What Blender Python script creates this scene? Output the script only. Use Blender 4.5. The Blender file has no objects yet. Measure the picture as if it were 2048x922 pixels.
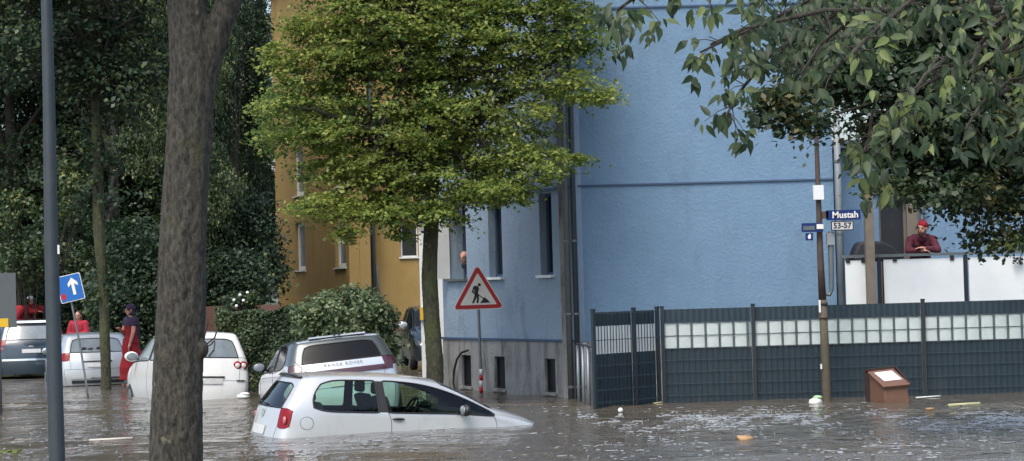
import bpy, bmesh, math, random
import numpy as np
from mathutils import Vector, Matrix, Euler
from mathutils.bvhtree import BVHTree
PI = math.pi
R = math.radians
sc = bpy.context.scene
COL = sc.collection
rng = random.Random(7)

# ------------------------------------------------------------------ camera
CAM_Z, F = 2.0, 4000.0            # metres above the flood water; focal length in pixels of the 2048 px photograph
ROT = (Matrix.Rotation(R(90) + math.atan(116 / F), 3, 'X') @ Matrix.Rotation(R(-1.6), 3, 'Z'))
cam_d = bpy.data.cameras.new('camera')
cam = bpy.data.objects.new('camera', cam_d)
COL.objects.link(cam)
cam.matrix_world = Matrix.Translation((0, 0, CAM_Z)) @ ROT.to_4x4()
cam_d.sensor_width = 36
cam_d.lens = 36 * F / 2048
cam_d.clip_end = 3000
cam_d.clip_start = 0.1
sc.camera = cam


def ray(px, py):
    return ROT @ Vector(((px - 1024) / F, -(py - 461) / F, -1))


def W(px, py, d):
    r = ray(px, py)
    return Vector((0, 0, CAM_Z)) + r * (d / r.y)


def G(px, py, z=0.0):
    r = ray(px, py)
    return Vector((0, 0, CAM_Z)) + r * ((z - CAM_Z) / r.z)


def on_line(px, py, A, B):
    """point of the vertical plane through A, B met by the ray of pixel px, py"""
    r = ray(px, py)
    ax, ay, bx, by = A[0], A[1], B[0], B[1]
    # s*r = A + t*(B-A)
    det = r.x * -(by - ay) + r.y * (bx - ax)
    s = (ax * -(by - ay) + ay * (bx - ax)) / det
    return Vector((0, 0, CAM_Z)) + r * s


# ------------------------------------------------------------------ objects
def props(o, label=None, cat=None, group=None, kind=None):
    if label: o['label'] = label
    if cat: o['category'] = cat
    if group: o['group'] = group
    if kind: o['kind'] = kind
    return o


def thing(name, label, cat, loc=(0, 0, 0), rot=(0, 0, 0), group=None, kind=None):
    o = bpy.data.objects.new(name, None)
    o.empty_display_size = 0.2
    COL.objects.link(o)
    o.matrix_world = Matrix.Translation(loc) @ Euler(rot).to_matrix().to_4x4()
    return props(o, label, cat, group, kind)


def link(name, me, mat=None, parent=None, world=True):
    """link mesh data as one object; world=True: the vertices are in world space and are moved into the parent's space"""
    if mat is not None:
        me.materials.clear()
        me.materials.append(mat)
    o = bpy.data.objects.new(name, me)
    COL.objects.link(o)
    if parent is not None:
        if world:
            top = Matrix.Identity(4)
            q = parent
            while q is not None:
                top = q.matrix_basis @ top
                q = q.parent
            me.transform(top.inverted())
        o.parent = parent
    return o


def based(name, mb, mat, label, cat, base, group=None, kind=None, smooth=False):
    """a thing that is one mesh, its origin at its base"""
    me = mb.mesh(name, smooth)
    me.transform(Matrix.Translation(-Vector(base)))
    me.materials.append(mat)
    o = bpy.data.objects.new(name, me)
    o.location = base
    COL.objects.link(o)
    return props(o, label, cat, group, kind)


class MB:
    def __init__(s):
        s.v = []; s.f = []

    def poly(s, pts):
        n = len(s.v); s.v += [tuple(p) for p in pts]
        s.f.append(tuple(range(n, n + len(pts)))); return s

    def box(s, c, size, m=None):
        x, y, z = size[0] / 2, size[1] / 2, size[2] / 2
        n = len(s.v)
        for dx in (-x, x):
            for dy in (-y, y):
                for dz in (-z, z):
                    p = Vector((dx, dy, dz))
                    if m is not None: p = m @ p
                    s.v.append(tuple(Vector(c) + p))
        for q in ((0, 1, 3, 2), (4, 6, 7, 5), (0, 4, 5, 1), (2, 3, 7, 6), (0, 2, 6, 4), (1, 5, 7, 3)):
            s.f.append(tuple(n + k for k in q))
        return s

    def bx(s, a, b):
        a = Vector(a); b = Vector(b)
        return s.box((a + b) / 2, [abs(t) for t in (b - a)])

    def bar(s, a, b, w, h, up=(0, 0, 1)):
        """a box from a to b, w wide and h high"""
        a = Vector(a); b = Vector(b); d = b - a
        x = d.normalized(); u = Vector(up)
        y = u.cross(x)
        if y.length < 1e-5: y = Vector((0, 1, 0)).cross(x)
        y.normalize(); z = x.cross(y)
        m = Matrix((x, y, z)).transposed()
        return s.box((a + b) / 2, (d.length, w, h), m)

    def tube(s, pts, rad, n=8, cap=True, noise=0.0):
        pts = [Vector(p) for p in pts]
        if not hasattr(rad, '__len__'): rad = [rad] * len(pts)
        base = len(s.v); u = None
        for k, p in enumerate(pts):
            t = (pts[min(k + 1, len(pts) - 1)] - pts[max(k - 1, 0)]).normalized()
            if u is None:
                u = t.cross(Vector((0, 1, 0)) if abs(t.y) < .9 else Vector((1, 0, 0)))
            u = (u - t * u.dot(t)).normalized()
            w = t.cross(u)
            for a in range(n):
                rr = rad[k] * (1 + (rng.uniform(-noise, noise) if noise else 0))
                an = 2 * PI * a / n
                s.v.append(tuple(p + (u * math.cos(an) + w * math.sin(an)) * rr))
        for k in range(len(pts) - 1):
            for a in range(n):
                b = (a + 1) % n
                s.f.append((base + k * n + a, base + k * n + b, base + (k + 1) * n + b, base + (k + 1) * n + a))
        if cap:
            s.f.append(tuple(base + a for a in range(n))[::-1])
            s.f.append(tuple(base + (len(pts) - 1) * n + a for a in range(n)))
        return s

    def ell(s, c, r, seg=12, ring=8, m=None):
        base = len(s.v); c = Vector(c)
        if not hasattr(r, '__len__'): r = (r, r, r)
        def put(p):
            p = Vector(p)
            if m is not None: p = m @ p
            s.v.append(tuple(c + p))
        put((0, 0, -r[2]))
        for i in range(1, ring):
            th = PI * i / ring - PI / 2
            for j in range(seg):
                ph = 2 * PI * j / seg
                put((r[0] * math.cos(th) * math.cos(ph), r[1] * math.cos(th) * math.sin(ph), r[2] * math.sin(th)))
        put((0, 0, r[2])); top = len(s.v) - 1
        for j in range(seg):
            k = (j + 1) % seg
            s.f.append((base, base + 1 + k, base + 1 + j))
            s.f.append((top, top - seg + j, top - seg + k))
            for i in range(ring - 2):
                a = base + 1 + i * seg
                s.f.append((a + j, a + k, a + seg + k, a + seg + j))
        return s

    def caps(s, a, b, ra, rb, n=12):
        a = Vector(a); b = Vector(b); d = (b - a)
        if d.length < 1e-6: return s.ell(a, ra)
        dn = d.normalized()
        pts = []; rad = []
        for k in (-.98, -.7, -.35, 0):
            pts.append(a + dn * ra * k); rad.append(ra * math.sqrt(max(0, 1 - k * k)))
        for k in (0, .35, .7, .98):
            pts.append(b + dn * rb * k); rad.append(rb * math.sqrt(max(0, 1 - k * k)))
        return s.tube(pts, rad, n)

    def prism(s, pts, off):
        """closed outline pushed along off"""
        off = Vector(off); n = len(s.v); k = len(pts)
        s.v += [tuple(p) for p in pts] + [tuple(Vector(p) + off) for p in pts]
        s.f.append(tuple(range(n, n + k))[::-1]); s.f.append(tuple(range(n + k, n + 2 * k)))
        for a in range(k):
            b = (a + 1) % k
            s.f.append((n + a, n + b, n + k + b, n + k + a))
        return s

    def mesh(s, name='mesh', smooth=False):
        me = bpy.data.meshes.new(name)
        me.from_pydata(s.v, [], s.f)
        me.update()
        bm = bmesh.new(); bm.from_mesh(me)
        bmesh.ops.recalc_face_normals(bm, faces=bm.faces)
        bm.to_mesh(me); bm.free()
        if smooth:
            me.polygons.foreach_set('use_smooth', [True] * len(me.polygons))
        return me


def P(name, mb, mat, parent, smooth=False, world=True):
    return link(name, mb.mesh(name, smooth), mat, parent, world)


def baked(me, mods, name='baked'):
    o = bpy.data.objects.new('tmp', me); COL.objects.link(o)
    for typ, kw in mods:
        m = o.modifiers.new(typ, typ)
        for k, v in kw.items(): setattr(m, k, v)
    dg = bpy.context.evaluated_depsgraph_get()
    out = bpy.data.meshes.new_from_object(o.evaluated_get(dg))
    bpy.data.objects.remove(o)
    out.name = name
    return out


def text_mesh(txt, size, depth=0.002, align='CENTER', bold=0.0, spacing=1.0):
    """lettering in the XZ plane, read from -Y, centred at the origin"""
    cu = bpy.data.curves.new('txt', 'FONT'); cu.body = txt; cu.size = size
    cu.align_x = align; cu.align_y = 'CENTER'; cu.extrude = depth / 2; cu.offset = bold; cu.space_character = spacing
    o = bpy.data.objects.new('txt', cu); COL.objects.link(o)
    dg = bpy.context.evaluated_depsgraph_get()
    me = bpy.data.meshes.new_from_object(o.evaluated_get(dg))
    bpy.data.objects.remove(o)
    me.transform(Matrix.Rotation(R(90), 4, 'X'))
    return me


# ------------------------------------------------------------------ materials
def mat(name, col, rough=.6, metal=0.0, noise=None, bump=None, spec=.5, coat=0.0, back=None, dirt=None):
    """noise=(scale, amount, colour2) mottles; bump=(scale, strength); dirt=(colour, scale, threshold)"""
    m = bpy.data.materials.new(name); m.use_nodes = True
    nt = m.node_tree; N = nt.nodes; L = nt.links
    b = N['Principled BSDF']
    b.inputs['Base Color'].default_value = (*col, 1)
    b.inputs['Roughness'].default_value = rough
    b.inputs['Metallic'].default_value = metal
    b.inputs['Specular IOR Level'].default_value = spec
    if coat:
        b.inputs['Coat Weight'].default_value = coat; b.inputs['Coat Roughness'].default_value = .05
    tc = N.new('ShaderNodeTexCoord')
    src = None
    if noise:
        n = N.new('ShaderNodeTexNoise'); n.inputs['Scale'].default_value = noise[0]; n.inputs['Detail'].default_value = 6
        n.inputs['Roughness'].default_value = .65
        L.new(tc.outputs['Object'], n.inputs['Vector'])
        cr = N.new('ShaderNodeValToRGB'); cr.color_ramp.elements[0].position = .5 - noise[1]; cr.color_ramp.elements[1].position = .5 + noise[1]
        cr.color_ramp.elements[0].color = (*col, 1); cr.color_ramp.elements[1].color = (*noise[2], 1)
        L.new(n.outputs['Fac'], cr.inputs['Fac']); src = cr.outputs['Color']
    if dirt:
        n = N.new('ShaderNodeTexNoise'); n.inputs['Scale'].default_value = dirt[1]; n.inputs['Detail'].default_value = 8
        n.inputs['Roughness'].default_value = .7
        mp = N.new('ShaderNodeMapping'); mp.inputs['Scale'].default_value = (1, 1, .25)
        L.new(tc.outputs['Object'], mp.inputs['Vector']); L.new(mp.outputs['Vector'], n.inputs['Vector'])
        cr = N.new('ShaderNodeValToRGB'); cr.color_ramp.elements[0].position = dirt[2]; cr.color_ramp.elements[1].position = dirt[2] + .2
        L.new(n.outputs['Fac'], cr.inputs['Fac'])
        mx = N.new('ShaderNodeMix'); mx.data_type = 'RGBA'
        mx.inputs['A'].default_value = (*col, 1)
        if src: L.new(src, mx.inputs['A'])
        mx.inputs['B'].default_value = (*dirt[0], 1)
        L.new(cr.outputs['Color'], mx.inputs['Factor']); src = mx.outputs['Result']
    if back:
        g = N.new('ShaderNodeNewGeometry'); mx = N.new('ShaderNodeMix'); mx.data_type = 'RGBA'
        mx.inputs['A'].default_value = (*col, 1)
        if src: L.new(src, mx.inputs['A'])
        mx.inputs['B'].default_value = (*back, 1)
        L.new(g.outputs['Backfacing'], mx.inputs['Factor']); src = mx.outputs['Result']
    if src: L.new(src, b.inputs['Base Color'])
    if bump:
        n = N.new('ShaderNodeTexNoise'); n.inputs['Scale'].default_value = bump[0]; n.inputs['Detail'].default_value = 8
        n.inputs['Roughness'].default_value = .7
        L.new(tc.outputs['Object'], n.inputs['Vector'])
        bp = N.new('ShaderNodeBump'); bp.inputs['Strength'].default_value = bump[1]; bp.inputs['Distance'].default_value = .022 if 'plaster' in name or 'render' in name else .02
        L.new(n.outputs['Fac'], bp.inputs['Height']); L.new(bp.outputs['Normal'], b.inputs['Normal'])
    return m


def leafmat(name, c1, c2, c3=None, rough=.45, trans=.35, nscale=.6, split=.75):
    """leaf colours vary from leaf to leaf and from bough to bough"""
    m = bpy.data.materials.new(name); m.use_nodes = True
    nt = m.node_tree; N = nt.nodes; L = nt.links
    b = N['Principled BSDF']; out = N['Material Output']
    g = N.new('ShaderNodeNewGeometry'); tc = N.new('ShaderNodeTexCoord')
    n = N.new('ShaderNodeTexNoise'); n.inputs['Scale'].default_value = nscale; n.inputs['Detail'].default_value = 3
    L.new(tc.outputs['Object'], n.inputs['Vector'])
    a = N.new('ShaderNodeMath'); a.operation = 'ADD'
    mu = N.new('ShaderNodeMath'); mu.operation = 'MULTIPLY_ADD'; mu.inputs[1].default_value = 1.6; mu.inputs[2].default_value = -.8
    L.new(n.outputs['Fac'], mu.inputs[0])
    L.new(g.outputs['Random Per Island'], a.inputs[0]); L.new(mu.outputs[0], a.inputs[1])
    cr = N.new('ShaderNodeValToRGB'); e = cr.color_ramp.elements
    e[0].color = (*c1, 1); e[0].position = .05; e[1].color = (*c2, 1); e[1].position = split
    if c3:
        x = cr.color_ramp.elements.new(.97); x.color = (*c3, 1)
    L.new(a.outputs[0], cr.inputs['Fac'])
    L.new(cr.outputs['Color'], b.inputs['Base Color'])
    b.inputs['Roughness'].default_value = rough
    b.inputs['Specular IOR Level'].default_value = .4
    t = N.new('ShaderNodeBsdfTranslucent'); L.new(cr.outputs['Color'], t.inputs['Color'])
    mx = N.new('ShaderNodeMixShader'); mx.inputs['Fac'].default_value = trans
    L.new(b.outputs['BSDF'], mx.inputs[1]); L.new(t.outputs['BSDF'], mx.inputs[2])
    L.new(mx.outputs[0], out.inputs['Surface'])
    return m


def barkmat(name, dark, light, moss, scale=1.0, mossy=.55):
    """furrowed bark: streaks along the trunk, plates, lichen and moss patches"""
    m = bpy.data.materials.new(name); m.use_nodes = True
    nt = m.node_tree; N = nt.nodes; L = nt.links; b = N['Principled BSDF']; b.inputs['Roughness'].default_value = .9
    tc = N.new('ShaderNodeTexCoord')
    def nz(sc_, zs, det, rough=.65):
        mp = N.new('ShaderNodeMapping'); mp.inputs['Scale'].default_value = (1, 1, zs); L.new(tc.outputs['Object'], mp.inputs['Vector'])
        n = N.new('ShaderNodeTexNoise'); n.inputs['Scale'].default_value = sc_ * scale; n.inputs['Detail'].default_value = det; n.inputs['Roughness'].default_value = rough
        L.new(mp.outputs[0], n.inputs['Vector']); return n.outputs['Fac']
    def ramp(f, a, c, ca, cc):
        r = N.new('ShaderNodeValToRGB'); r.color_ramp.elements[0].position = a; r.color_ramp.elements[1].position = c
        r.color_ramp.elements[0].color = (*ca, 1); r.color_ramp.elements[1].color = (*cc, 1); L.new(f, r.inputs['Fac']); return r.outputs['Color']
    fine = nz(34, .4, 8); c1 = ramp(fine, .38, .66, dark, light)
    mx = N.new('ShaderNodeMix'); mx.data_type = 'RGBA'; L.new(c1, mx.inputs['A']); mx.inputs['B'].default_value = (*moss, 1)
    L.new(ramp(nz(3.2, .5, 7, .75), mossy, mossy + .12, (0, 0, 0), (1, 1, 1)), mx.inputs['Factor'])
    sp = N.new('ShaderNodeMix'); sp.data_type = 'RGBA'; L.new(mx.outputs['Result'], sp.inputs['A']); sp.inputs['B'].default_value = (light[0] * 1.7, light[1] * 1.75, light[2] * 1.6, 1)
    L.new(ramp(nz(13, .8, 3), .66, .72, (0, 0, 0), (.8, .8, .8)), sp.inputs['Factor']); L.new(sp.outputs['Result'], b.inputs['Base Color'])
    bp = N.new('ShaderNodeBump'); bp.inputs['Strength'].default_value = 1; bp.inputs['Distance'].default_value = .03; L.new(fine, bp.inputs['Height']); L.new(bp.outputs['Normal'], b.inputs['Normal'])
    return m


def glassmat(name, tint=(.75, .85, .8), refl=1.0):
    m = bpy.data.materials.new(name); m.use_nodes = True
    nt = m.node_tree; N = nt.nodes; L = nt.links
    N.remove(N['Principled BSDF']); out = N['Material Output']
    t = N.new('ShaderNodeBsdfTransparent'); t.inputs['Color'].default_value = (*tint, 1)
    gl = N.new('ShaderNodeBsdfGlossy'); gl.inputs['Roughness'].default_value = .03
    fr = N.new('ShaderNodeFresnel'); fr.inputs['IOR'].default_value = 1.4
    mu = N.new('ShaderNodeMath'); mu.operation = 'MULTIPLY'; mu.inputs[1].default_value = 1.6 * refl; mu.use_clamp = True
    n = N.new('ShaderNodeTexNoise'); n.inputs['Scale'].default_value = 3.0
    bp = N.new('ShaderNodeBump'); bp.inputs['Strength'].default_value = .15; bp.inputs['Distance'].default_value = .02
    L.new(n.outputs['Fac'], bp.inputs['Height']); L.new(bp.outputs['Normal'], gl.inputs['Normal'])
    mx = N.new('ShaderNodeMixShader')
    L.new(fr.outputs[0], mu.inputs[0]); L.new(mu.outputs[0], mx.inputs['Fac'])
    L.new(t.outputs[0], mx.inputs[1]); L.new(gl.outputs[0], mx.inputs[2]); L.new(mx.outputs[0], out.inputs['Surface'])
    return m


M = {}
M['blue'] = mat('blue_plaster', (.135, .235, .35), .85, noise=(2.4, .22, (.16, .268, .385)), bump=(15, 1.0), dirt=((.125, .205, .30), 1.6, .52))
M['blue_side'] = mat('greyblue_plaster', (.215, .3, .39), .85, noise=(1.2, .3, (.26, .34, .42)), bump=(12, 1.0), dirt=((.12, .17, .23), 1.5, .52))
M['blue_dark'] = mat('dark_blue_edge', (.05, .09, .16), .8)
M['plinth'] = mat('grey_plinth_render', (.23, .24, .235), .9, noise=(3, .25, (.3, .31, .3)), bump=(20, .9), dirt=((.09, .095, .085), 3.2, .47))
M['ochre'] = mat('ochre_plaster', (.27, .18, .06), .9, noise=(1.1, .3, (.345, .235, .085)), bump=(12, .5), dirt=((.22, .13, .025), 1.2, .55))
M['white'] = mat('white_paint', (.72, .76, .76), .5, noise=(4, .3, (.62, .66, .66)))
M['pale'] = mat('pale_render', (.55, .62, .64), .8, noise=(2.5, .3, (.42, .48, .5)))
M['panel'] = mat('white_panel', (.74, .79, .79), .45, noise=(2.2, .3, (.62, .68, .69)), dirt=((.42, .46, .45), 2.0, .6))
M['dark'] = mat('near_black', (.012, .015, .02), .5)
M['darkglass'] = mat('dark_window_glass', (.012, .018, .024), .06, spec=.5)
M['carglass'] = mat('dark_car_glass', (.006, .007, .009), .12, spec=.2)
M['sky_sheen_glass'] = mat('painted_sky_reflection_glass', (.22, .26, .28), .12, spec=.9, noise=(5, .3, (.12, .15, .17)))  # pale mottled base colour paints the sky's reflection into the glass
M['glass'] = glassmat('clear_tinted_glass', (.68, .84, .72), .8)
M['zinc'] = mat('weathered_zinc', (.16, .19, .2), .5, .4, noise=(3, .3, (.10, .12, .13)))
M['pipe_light'] = mat('light_zinc', (.28, .32, .33), .55, .2, noise=(3, .3, (.2, .23, .24)))
M['galv'] = mat('galvanised_steel', (.22, .25, .27), .45, .6, noise=(8, .3, (.15, .17, .18)))
M['lamp_post'] = mat('painted_lamp_post', (.035, .05, .062), .5, .2, noise=(9, .3, (.055, .07, .08)), bump=(30, .15))
M['anthracite'] = mat('anthracite_strip', (.010, .026, .038), .6, noise=(5, .3, (.018, .038, .052)), dirt=((.04, .05, .055), 2.5, .58))
M['anth_wire'] = mat('anthracite_wire', (.016, .026, .033), .5)
M['anth_wire2'] = mat('worn_wire', (.035, .06, .075), .5)
M['strip'] = mat('pale_privacy_strip', (.5, .58, .57), .5, noise=(6, .3, (.4, .47, .46)), dirt=((.3, .36, .34), 3, .56))
M['wood_pole'] = mat('rust_brown_pole', (.045, .03, .028), .75, noise=(7, .3, (.085, .062, .05)), bump=(30, .4))
M['wood_pole_low'] = mat('mossy_brown_pole', (.06, .05, .035), .8, noise=(7, .3, (.1, .09, .06)), bump=(30, .4))
M['wood'] = mat('weathered_timber', (.12, .105, .085), .8, noise=(6, .3, (.19, .165, .13)))
M['red'] = mat('sign_red', (.42, .01, .018), .4)
M['white_sign'] = mat('sign_white', (.78, .78, .72), .4, noise=(7, .3, (.66, .66, .6)))
M['black'] = mat('sign_black', (.008, .008, .01), .5)
M['sign_blue'] = mat('sign_blue', (.008, .1, .38), .35, noise=(9, .3, (.015, .14, .45)))
M['navy'] = mat('enamel_navy', (.008, .025, .13), .35)
M['silver'] = mat('silver_car_paint', (.5, .525, .53), .27, .35, coat=.7, back=(.03, .03, .032), dirt=((.40, .42, .42), 3.0, .56))
M['silver2'] = mat('dull_silver_car_paint', (.4, .44, .46), .3, .4, coat=.6, back=(.03, .03, .032), noise=(2, .3, (.46, .5, .52)))
M['whitecar'] = mat('white_car_paint', (.74, .76, .75), .25, coat=.7, back=(.03, .03, .032), dirt=((.55, .56, .53), 2.2, .55))
M['greycar'] = mat('pale_grey_car_paint', (.5, .55, .6), .25, .3, coat=.7, back=(.03, .03, .032))
M['bluecar'] = mat('dark_blue_car_paint', (.025, .045, .065), .25, .3, coat=.8, back=(.02, .02, .02))
M['blackcar'] = mat('black_green_car_paint', (.008, .016, .017), .25, .1, coat=.8, back=(.02, .02, .02))
M['rooftop'] = mat('charcoal_roof_paint', (.06, .075, .08), .3, .2, coat=.6, back=(.02, .02, .02))
M['rubber'] = mat('black_rubber', (.012, .012, .013), .6)
M['plastic'] = mat('black_plastic', (.018, .019, .02), .45)
M['chrome'] = mat('chrome', (.7, .72, .74), .12, 1.0)
M['taillight'] = mat('red_lamp_lens', (.17, .003, .008), .25, spec=.3, noise=(14, .2, (.24, .004, .012)))
M['lens'] = mat('clear_lamp_lens', (.7, .6, .58), .1, coat=1)
M['pinklens'] = mat('pink_lamp_lens', (.42, .12, .13), .12, coat=1)
M['plate'] = mat('number_plate', (.6, .62, .6), .4, noise=(30, .2, (.4, .42, .42)))
M['seatcloth'] = mat('seat_cloth', (.05, .055, .055), .9)
M['bark'] = barkmat('mossy_bark', (.018, .017, .013), (.085, .08, .062), (.06, .062, .03), 1.0, .56)
M['bark_moss'] = barkmat('green_bark', (.022, .024, .014), (.075, .075, .045), (.06, .075, .022), .8, .48)
M['bark_dark'] = mat('dark_bark', (.03, .028, .022), .95, bump=(20, .8))
M['twig'] = mat('twig_bark', (.05, .04, .033), .9)
M['brown_bin'] = mat('brown_bin_plastic', (.12, .062, .04), .5, noise=(5, .3, (.17, .092, .06)), dirt=((.07, .03, .018), 4, .55))
M['brown_dark'] = mat('dark_brown_plastic', (.03, .014, .011), .5)
M['cover'] = mat('dark_tarp', (.02, .024, .032), .7, bump=(9, .6))
M['skin'] = mat('skin', (.48, .25, .18), .55, spec=.35)
M['skin2'] = mat('tanned_skin', (.34, .18, .12), .55, spec=.35)
M['maroon'] = mat('maroon_knit', (.06, .008, .018), .9, noise=(22, .2, (.1, .018, .035)), bump=(60, .6))
M['redknit'] = mat('red_knit', (.26, .01, .025), .9, bump=(60, .6), noise=(22, .2, (.34, .02, .04)))
M['redcloth'] = mat('red_cloth', (.24, .007, .014), .85, bump=(12, .8), noise=(6, .25, (.25, .006, .012)))
M['darkred'] = mat('crimson_cloth', (.22, .005, .014), .85, bump=(10, .9), noise=(5, .25, (.3, .008, .02)))
M['violet'] = mat('dark_violet_cloth', (.035, .022, .055), .85, bump=(20, .6))
M['navycloth'] = mat('navy_cloth', (.012, .016, .03), .85)
M['hair'] = mat('dark_hair', (.03, .016, .01), .7, bump=(60, .8))
M['beard'] = mat('reddish_beard', (.06, .022, .014), .85, bump=(80, .8))
M['yellow'] = mat('yellow_plate', (.6, .38, .02), .5)
M['lettering_grey'] = mat('dull_lettering', (.2, .22, .24), .5)
M['greyboard'] = mat('grey_board', (.06, .075, .08), .6, noise=(4, .3, (.08, .095, .1)))
M['foam'] = mat('white_foam', (.75, .78, .76), .7)
M['litter_green'] = mat('pale_green_plastic', (.3, .5, .28), .4)
M['litter_orange'] = mat('orange_cardboard', (.42, .27, .14), .8)
M['litter_yellow'] = mat('pale_yellow_wood', (.5, .5, .27), .7)
M['lamp_dark'] = mat('dark_red_lens', (.05, .008, .012), .2, coat=1)
M['pale_wood'] = mat('pale_driftwood', (.5, .48, .42), .7)
M['brickwall'] = mat('brown_brick', (.1, .055, .04), .9, noise=(8, .3, (.14, .08, .06)), bump=(15, .6))
M['leaf_sun'] = leafmat('fresh_green_leaves', (.065, .13, .04), (.21, .28, .06), (.38, .42, .11), trans=.55, nscale=.45, split=.6)
M['leaf_wood'] = leafmat('dark_wood_leaves', (.018, .042, .022), (.042, .075, .032), (.12, .15, .055), trans=.25, nscale=.35, split=.8)
M['leaf_wood2'] = leafmat('olive_wood_leaves', (.024, .052, .018), (.065, .1, .033), (.2, .22, .07), trans=.3, nscale=.4, split=.8)
M['leaf_hedge'] = leafmat('hedge_leaves', (.02, .045, .02), (.05, .085, .03), (.12, .15, .05), trans=.25, nscale=.8)
M['leaf_bush'] = leafmat('pale_bush_leaves', (.06, .11, .05), (.14, .2, .1), (.28, .34, .18), trans=.3, nscale=1.2, split=.6)
M['leaf_cherry'] = leafmat('cherry_leaves', (.028, .055, .026), (.055, .095, .038), (.15, .2, .06), rough=.5, trans=.4, nscale=1.5, split=.8)
M['leaf_right'] = leafmat('deep_green_leaves', (.02, .042, .022), (.048, .082, .034), (.12, .11, .04), trans=.3, nscale=.8, split=.85)
M['leaf_yellow'] = leafmat('yellowgreen_leaves', (.1, .14, .03), (.18, .22, .05), trans=.45)
M['core'] = mat('painted_hedge_shade', (.012, .018, .012), 1.0)
# ------------------------------------------------------------------ ground, water
def ground_z(x, y):
    t = max(0, min(1, (y - 54) / 8)); t = t * t * (3 - 2 * t)
    s = max(0, min(1, (y - 37.5) / 4)) * (1 if x > -16 else 0) * max(0, min(1, (x + 0) / 2))
    return -.5 + 1.05 * t * max(0, min(1, (60 - abs(x + 4)) / 10)) + .25 * s

mb = MB()
xs = [-900, -400, -200, -100] + [-70 + 3.5 * k for k in range(41)] + [100, 200, 400, 900]
ys = [-300, -100, -40] + [-10 + 2.5 * k for k in range(60)] + [200, 400, 900, 1800]
for y in ys:
    for x in xs: mb.v.append((x, y, ground_z(x, y) + .02 * math.sin(x * 1.3) * math.sin(y)))
nx = len(xs)
for j in range(len(ys) - 1):
    for i in range(nx - 1):
        mb.f.append((j * nx + i, j * nx + i + 1, (j + 1) * nx + i + 1, (j + 1) * nx + i))
g = link('ground', mb.mesh('ground', True), mat('muddy_ground', (.06, .055, .035), .95, noise=(.8, .3, (.045, .07, .03)), bump=(6, .8)))
props(g, kind='structure')

def water_material():
    m = bpy.data.materials.new('muddy_flood_water'); m.use_nodes = True
    nt = m.node_tree; N = nt.nodes; L = nt.links; b = N['Principled BSDF']
    g = N.new('ShaderNodeNewGeometry')
    b.inputs['Roughness'].default_value = .06; b.inputs['IOR'].default_value = 1.33
    def noise(sx, sy, detail, rough=.5, dist=0.0):
        mp = N.new('ShaderNodeMapping'); mp.inputs['Scale'].default_value = (sx, sy, 1)
        L.new(g.outputs['Position'], mp.inputs['Vector'])
        n = N.new('ShaderNodeTexNoise'); n.inputs['Scale'].default_value = 1; n.inputs['Detail'].default_value = detail
        n.inputs['Roughness'].default_value = rough; n.inputs['Distortion'].default_value = dist
        L.new(mp.outputs[0], n.inputs['Vector']); return n.outputs['Fac']
    def math_(op, a, c):
        x = N.new('ShaderNodeMath'); x.operation = op
        for k, q in enumerate((a, c)):
            if hasattr(q, 'links'): L.new(q, x.inputs[k])
            else: x.inputs[k].default_value = q
        return x.outputs[0]
    cr = N.new('ShaderNodeValToRGB')
    cr.color_ramp.elements[0].position = .35; cr.color_ramp.elements[0].color = (.105, .088, .066, 1)
    cr.color_ramp.elements[1].position = .7; cr.color_ramp.elements[1].color = (.088, .084, .07, 1)
    L.new(noise(.25, .12, 4), cr.inputs['Fac']); L.new(cr.outputs[0], b.inputs['Base Color'])
    # wind and wake ripples
    h = math_('ADD', math_('MULTIPLY', noise(.55, 1.1, 2, .5, .6), WAVE[0]), math_('MULTIPLY', noise(2.2, 3.2, 3, .55, .3), WAVE[1]))
    h = math_('ADD', h, math_('MULTIPLY', noise(11, 13, 3, .6), WAVE[2]))
    h = math_('ADD', h, math_('MULTIPLY', noise(4.5, 1.5, 3, .6, .4), .05))
    pm = N.new('ShaderNodeValToRGB'); pm.color_ramp.elements[0].position = .48; pm.color_ramp.elements[1].position = .62; L.new(noise(.10, .42, 3, .6), pm.inputs['Fac'])
    h = math_('ADD', h, math_('MULTIPLY', math_('MULTIPLY', noise(7, 9, 2, .7), .016), pm.outputs['Color']))
    # rings of falling drops, stronger in gusty patches
    vo = N.new('ShaderNodeTexVoronoi'); vo.inputs['Scale'].default_value = 3.2; vo.voronoi_dimensions = '2D'
    L.new(g.outputs['Position'], vo.inputs['Vector'])
    ring = math_('SINE', math_('MULTIPLY', vo.outputs['Distance'], 60.0), 0)
    ring = math_('MULTIPLY', ring, math_('SUBTRACT', 1.0, math_('MINIMUM', math_('MULTIPLY', vo.outputs['Distance'], 3.0), 1.0)))
    h = math_('ADD', h, math_('MULTIPLY', ring, WAVE[3]))
    bp = N.new('ShaderNodeBump'); bp.inputs['Strength'].default_value = 1.0; bp.inputs['Distance'].default_value = 1.0
    L.new(h, bp.inputs['Height']); L.new(bp.outputs['Normal'], b.inputs['Normal'])
    return m
WAVE = (.06, .034, .004, .002)

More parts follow.
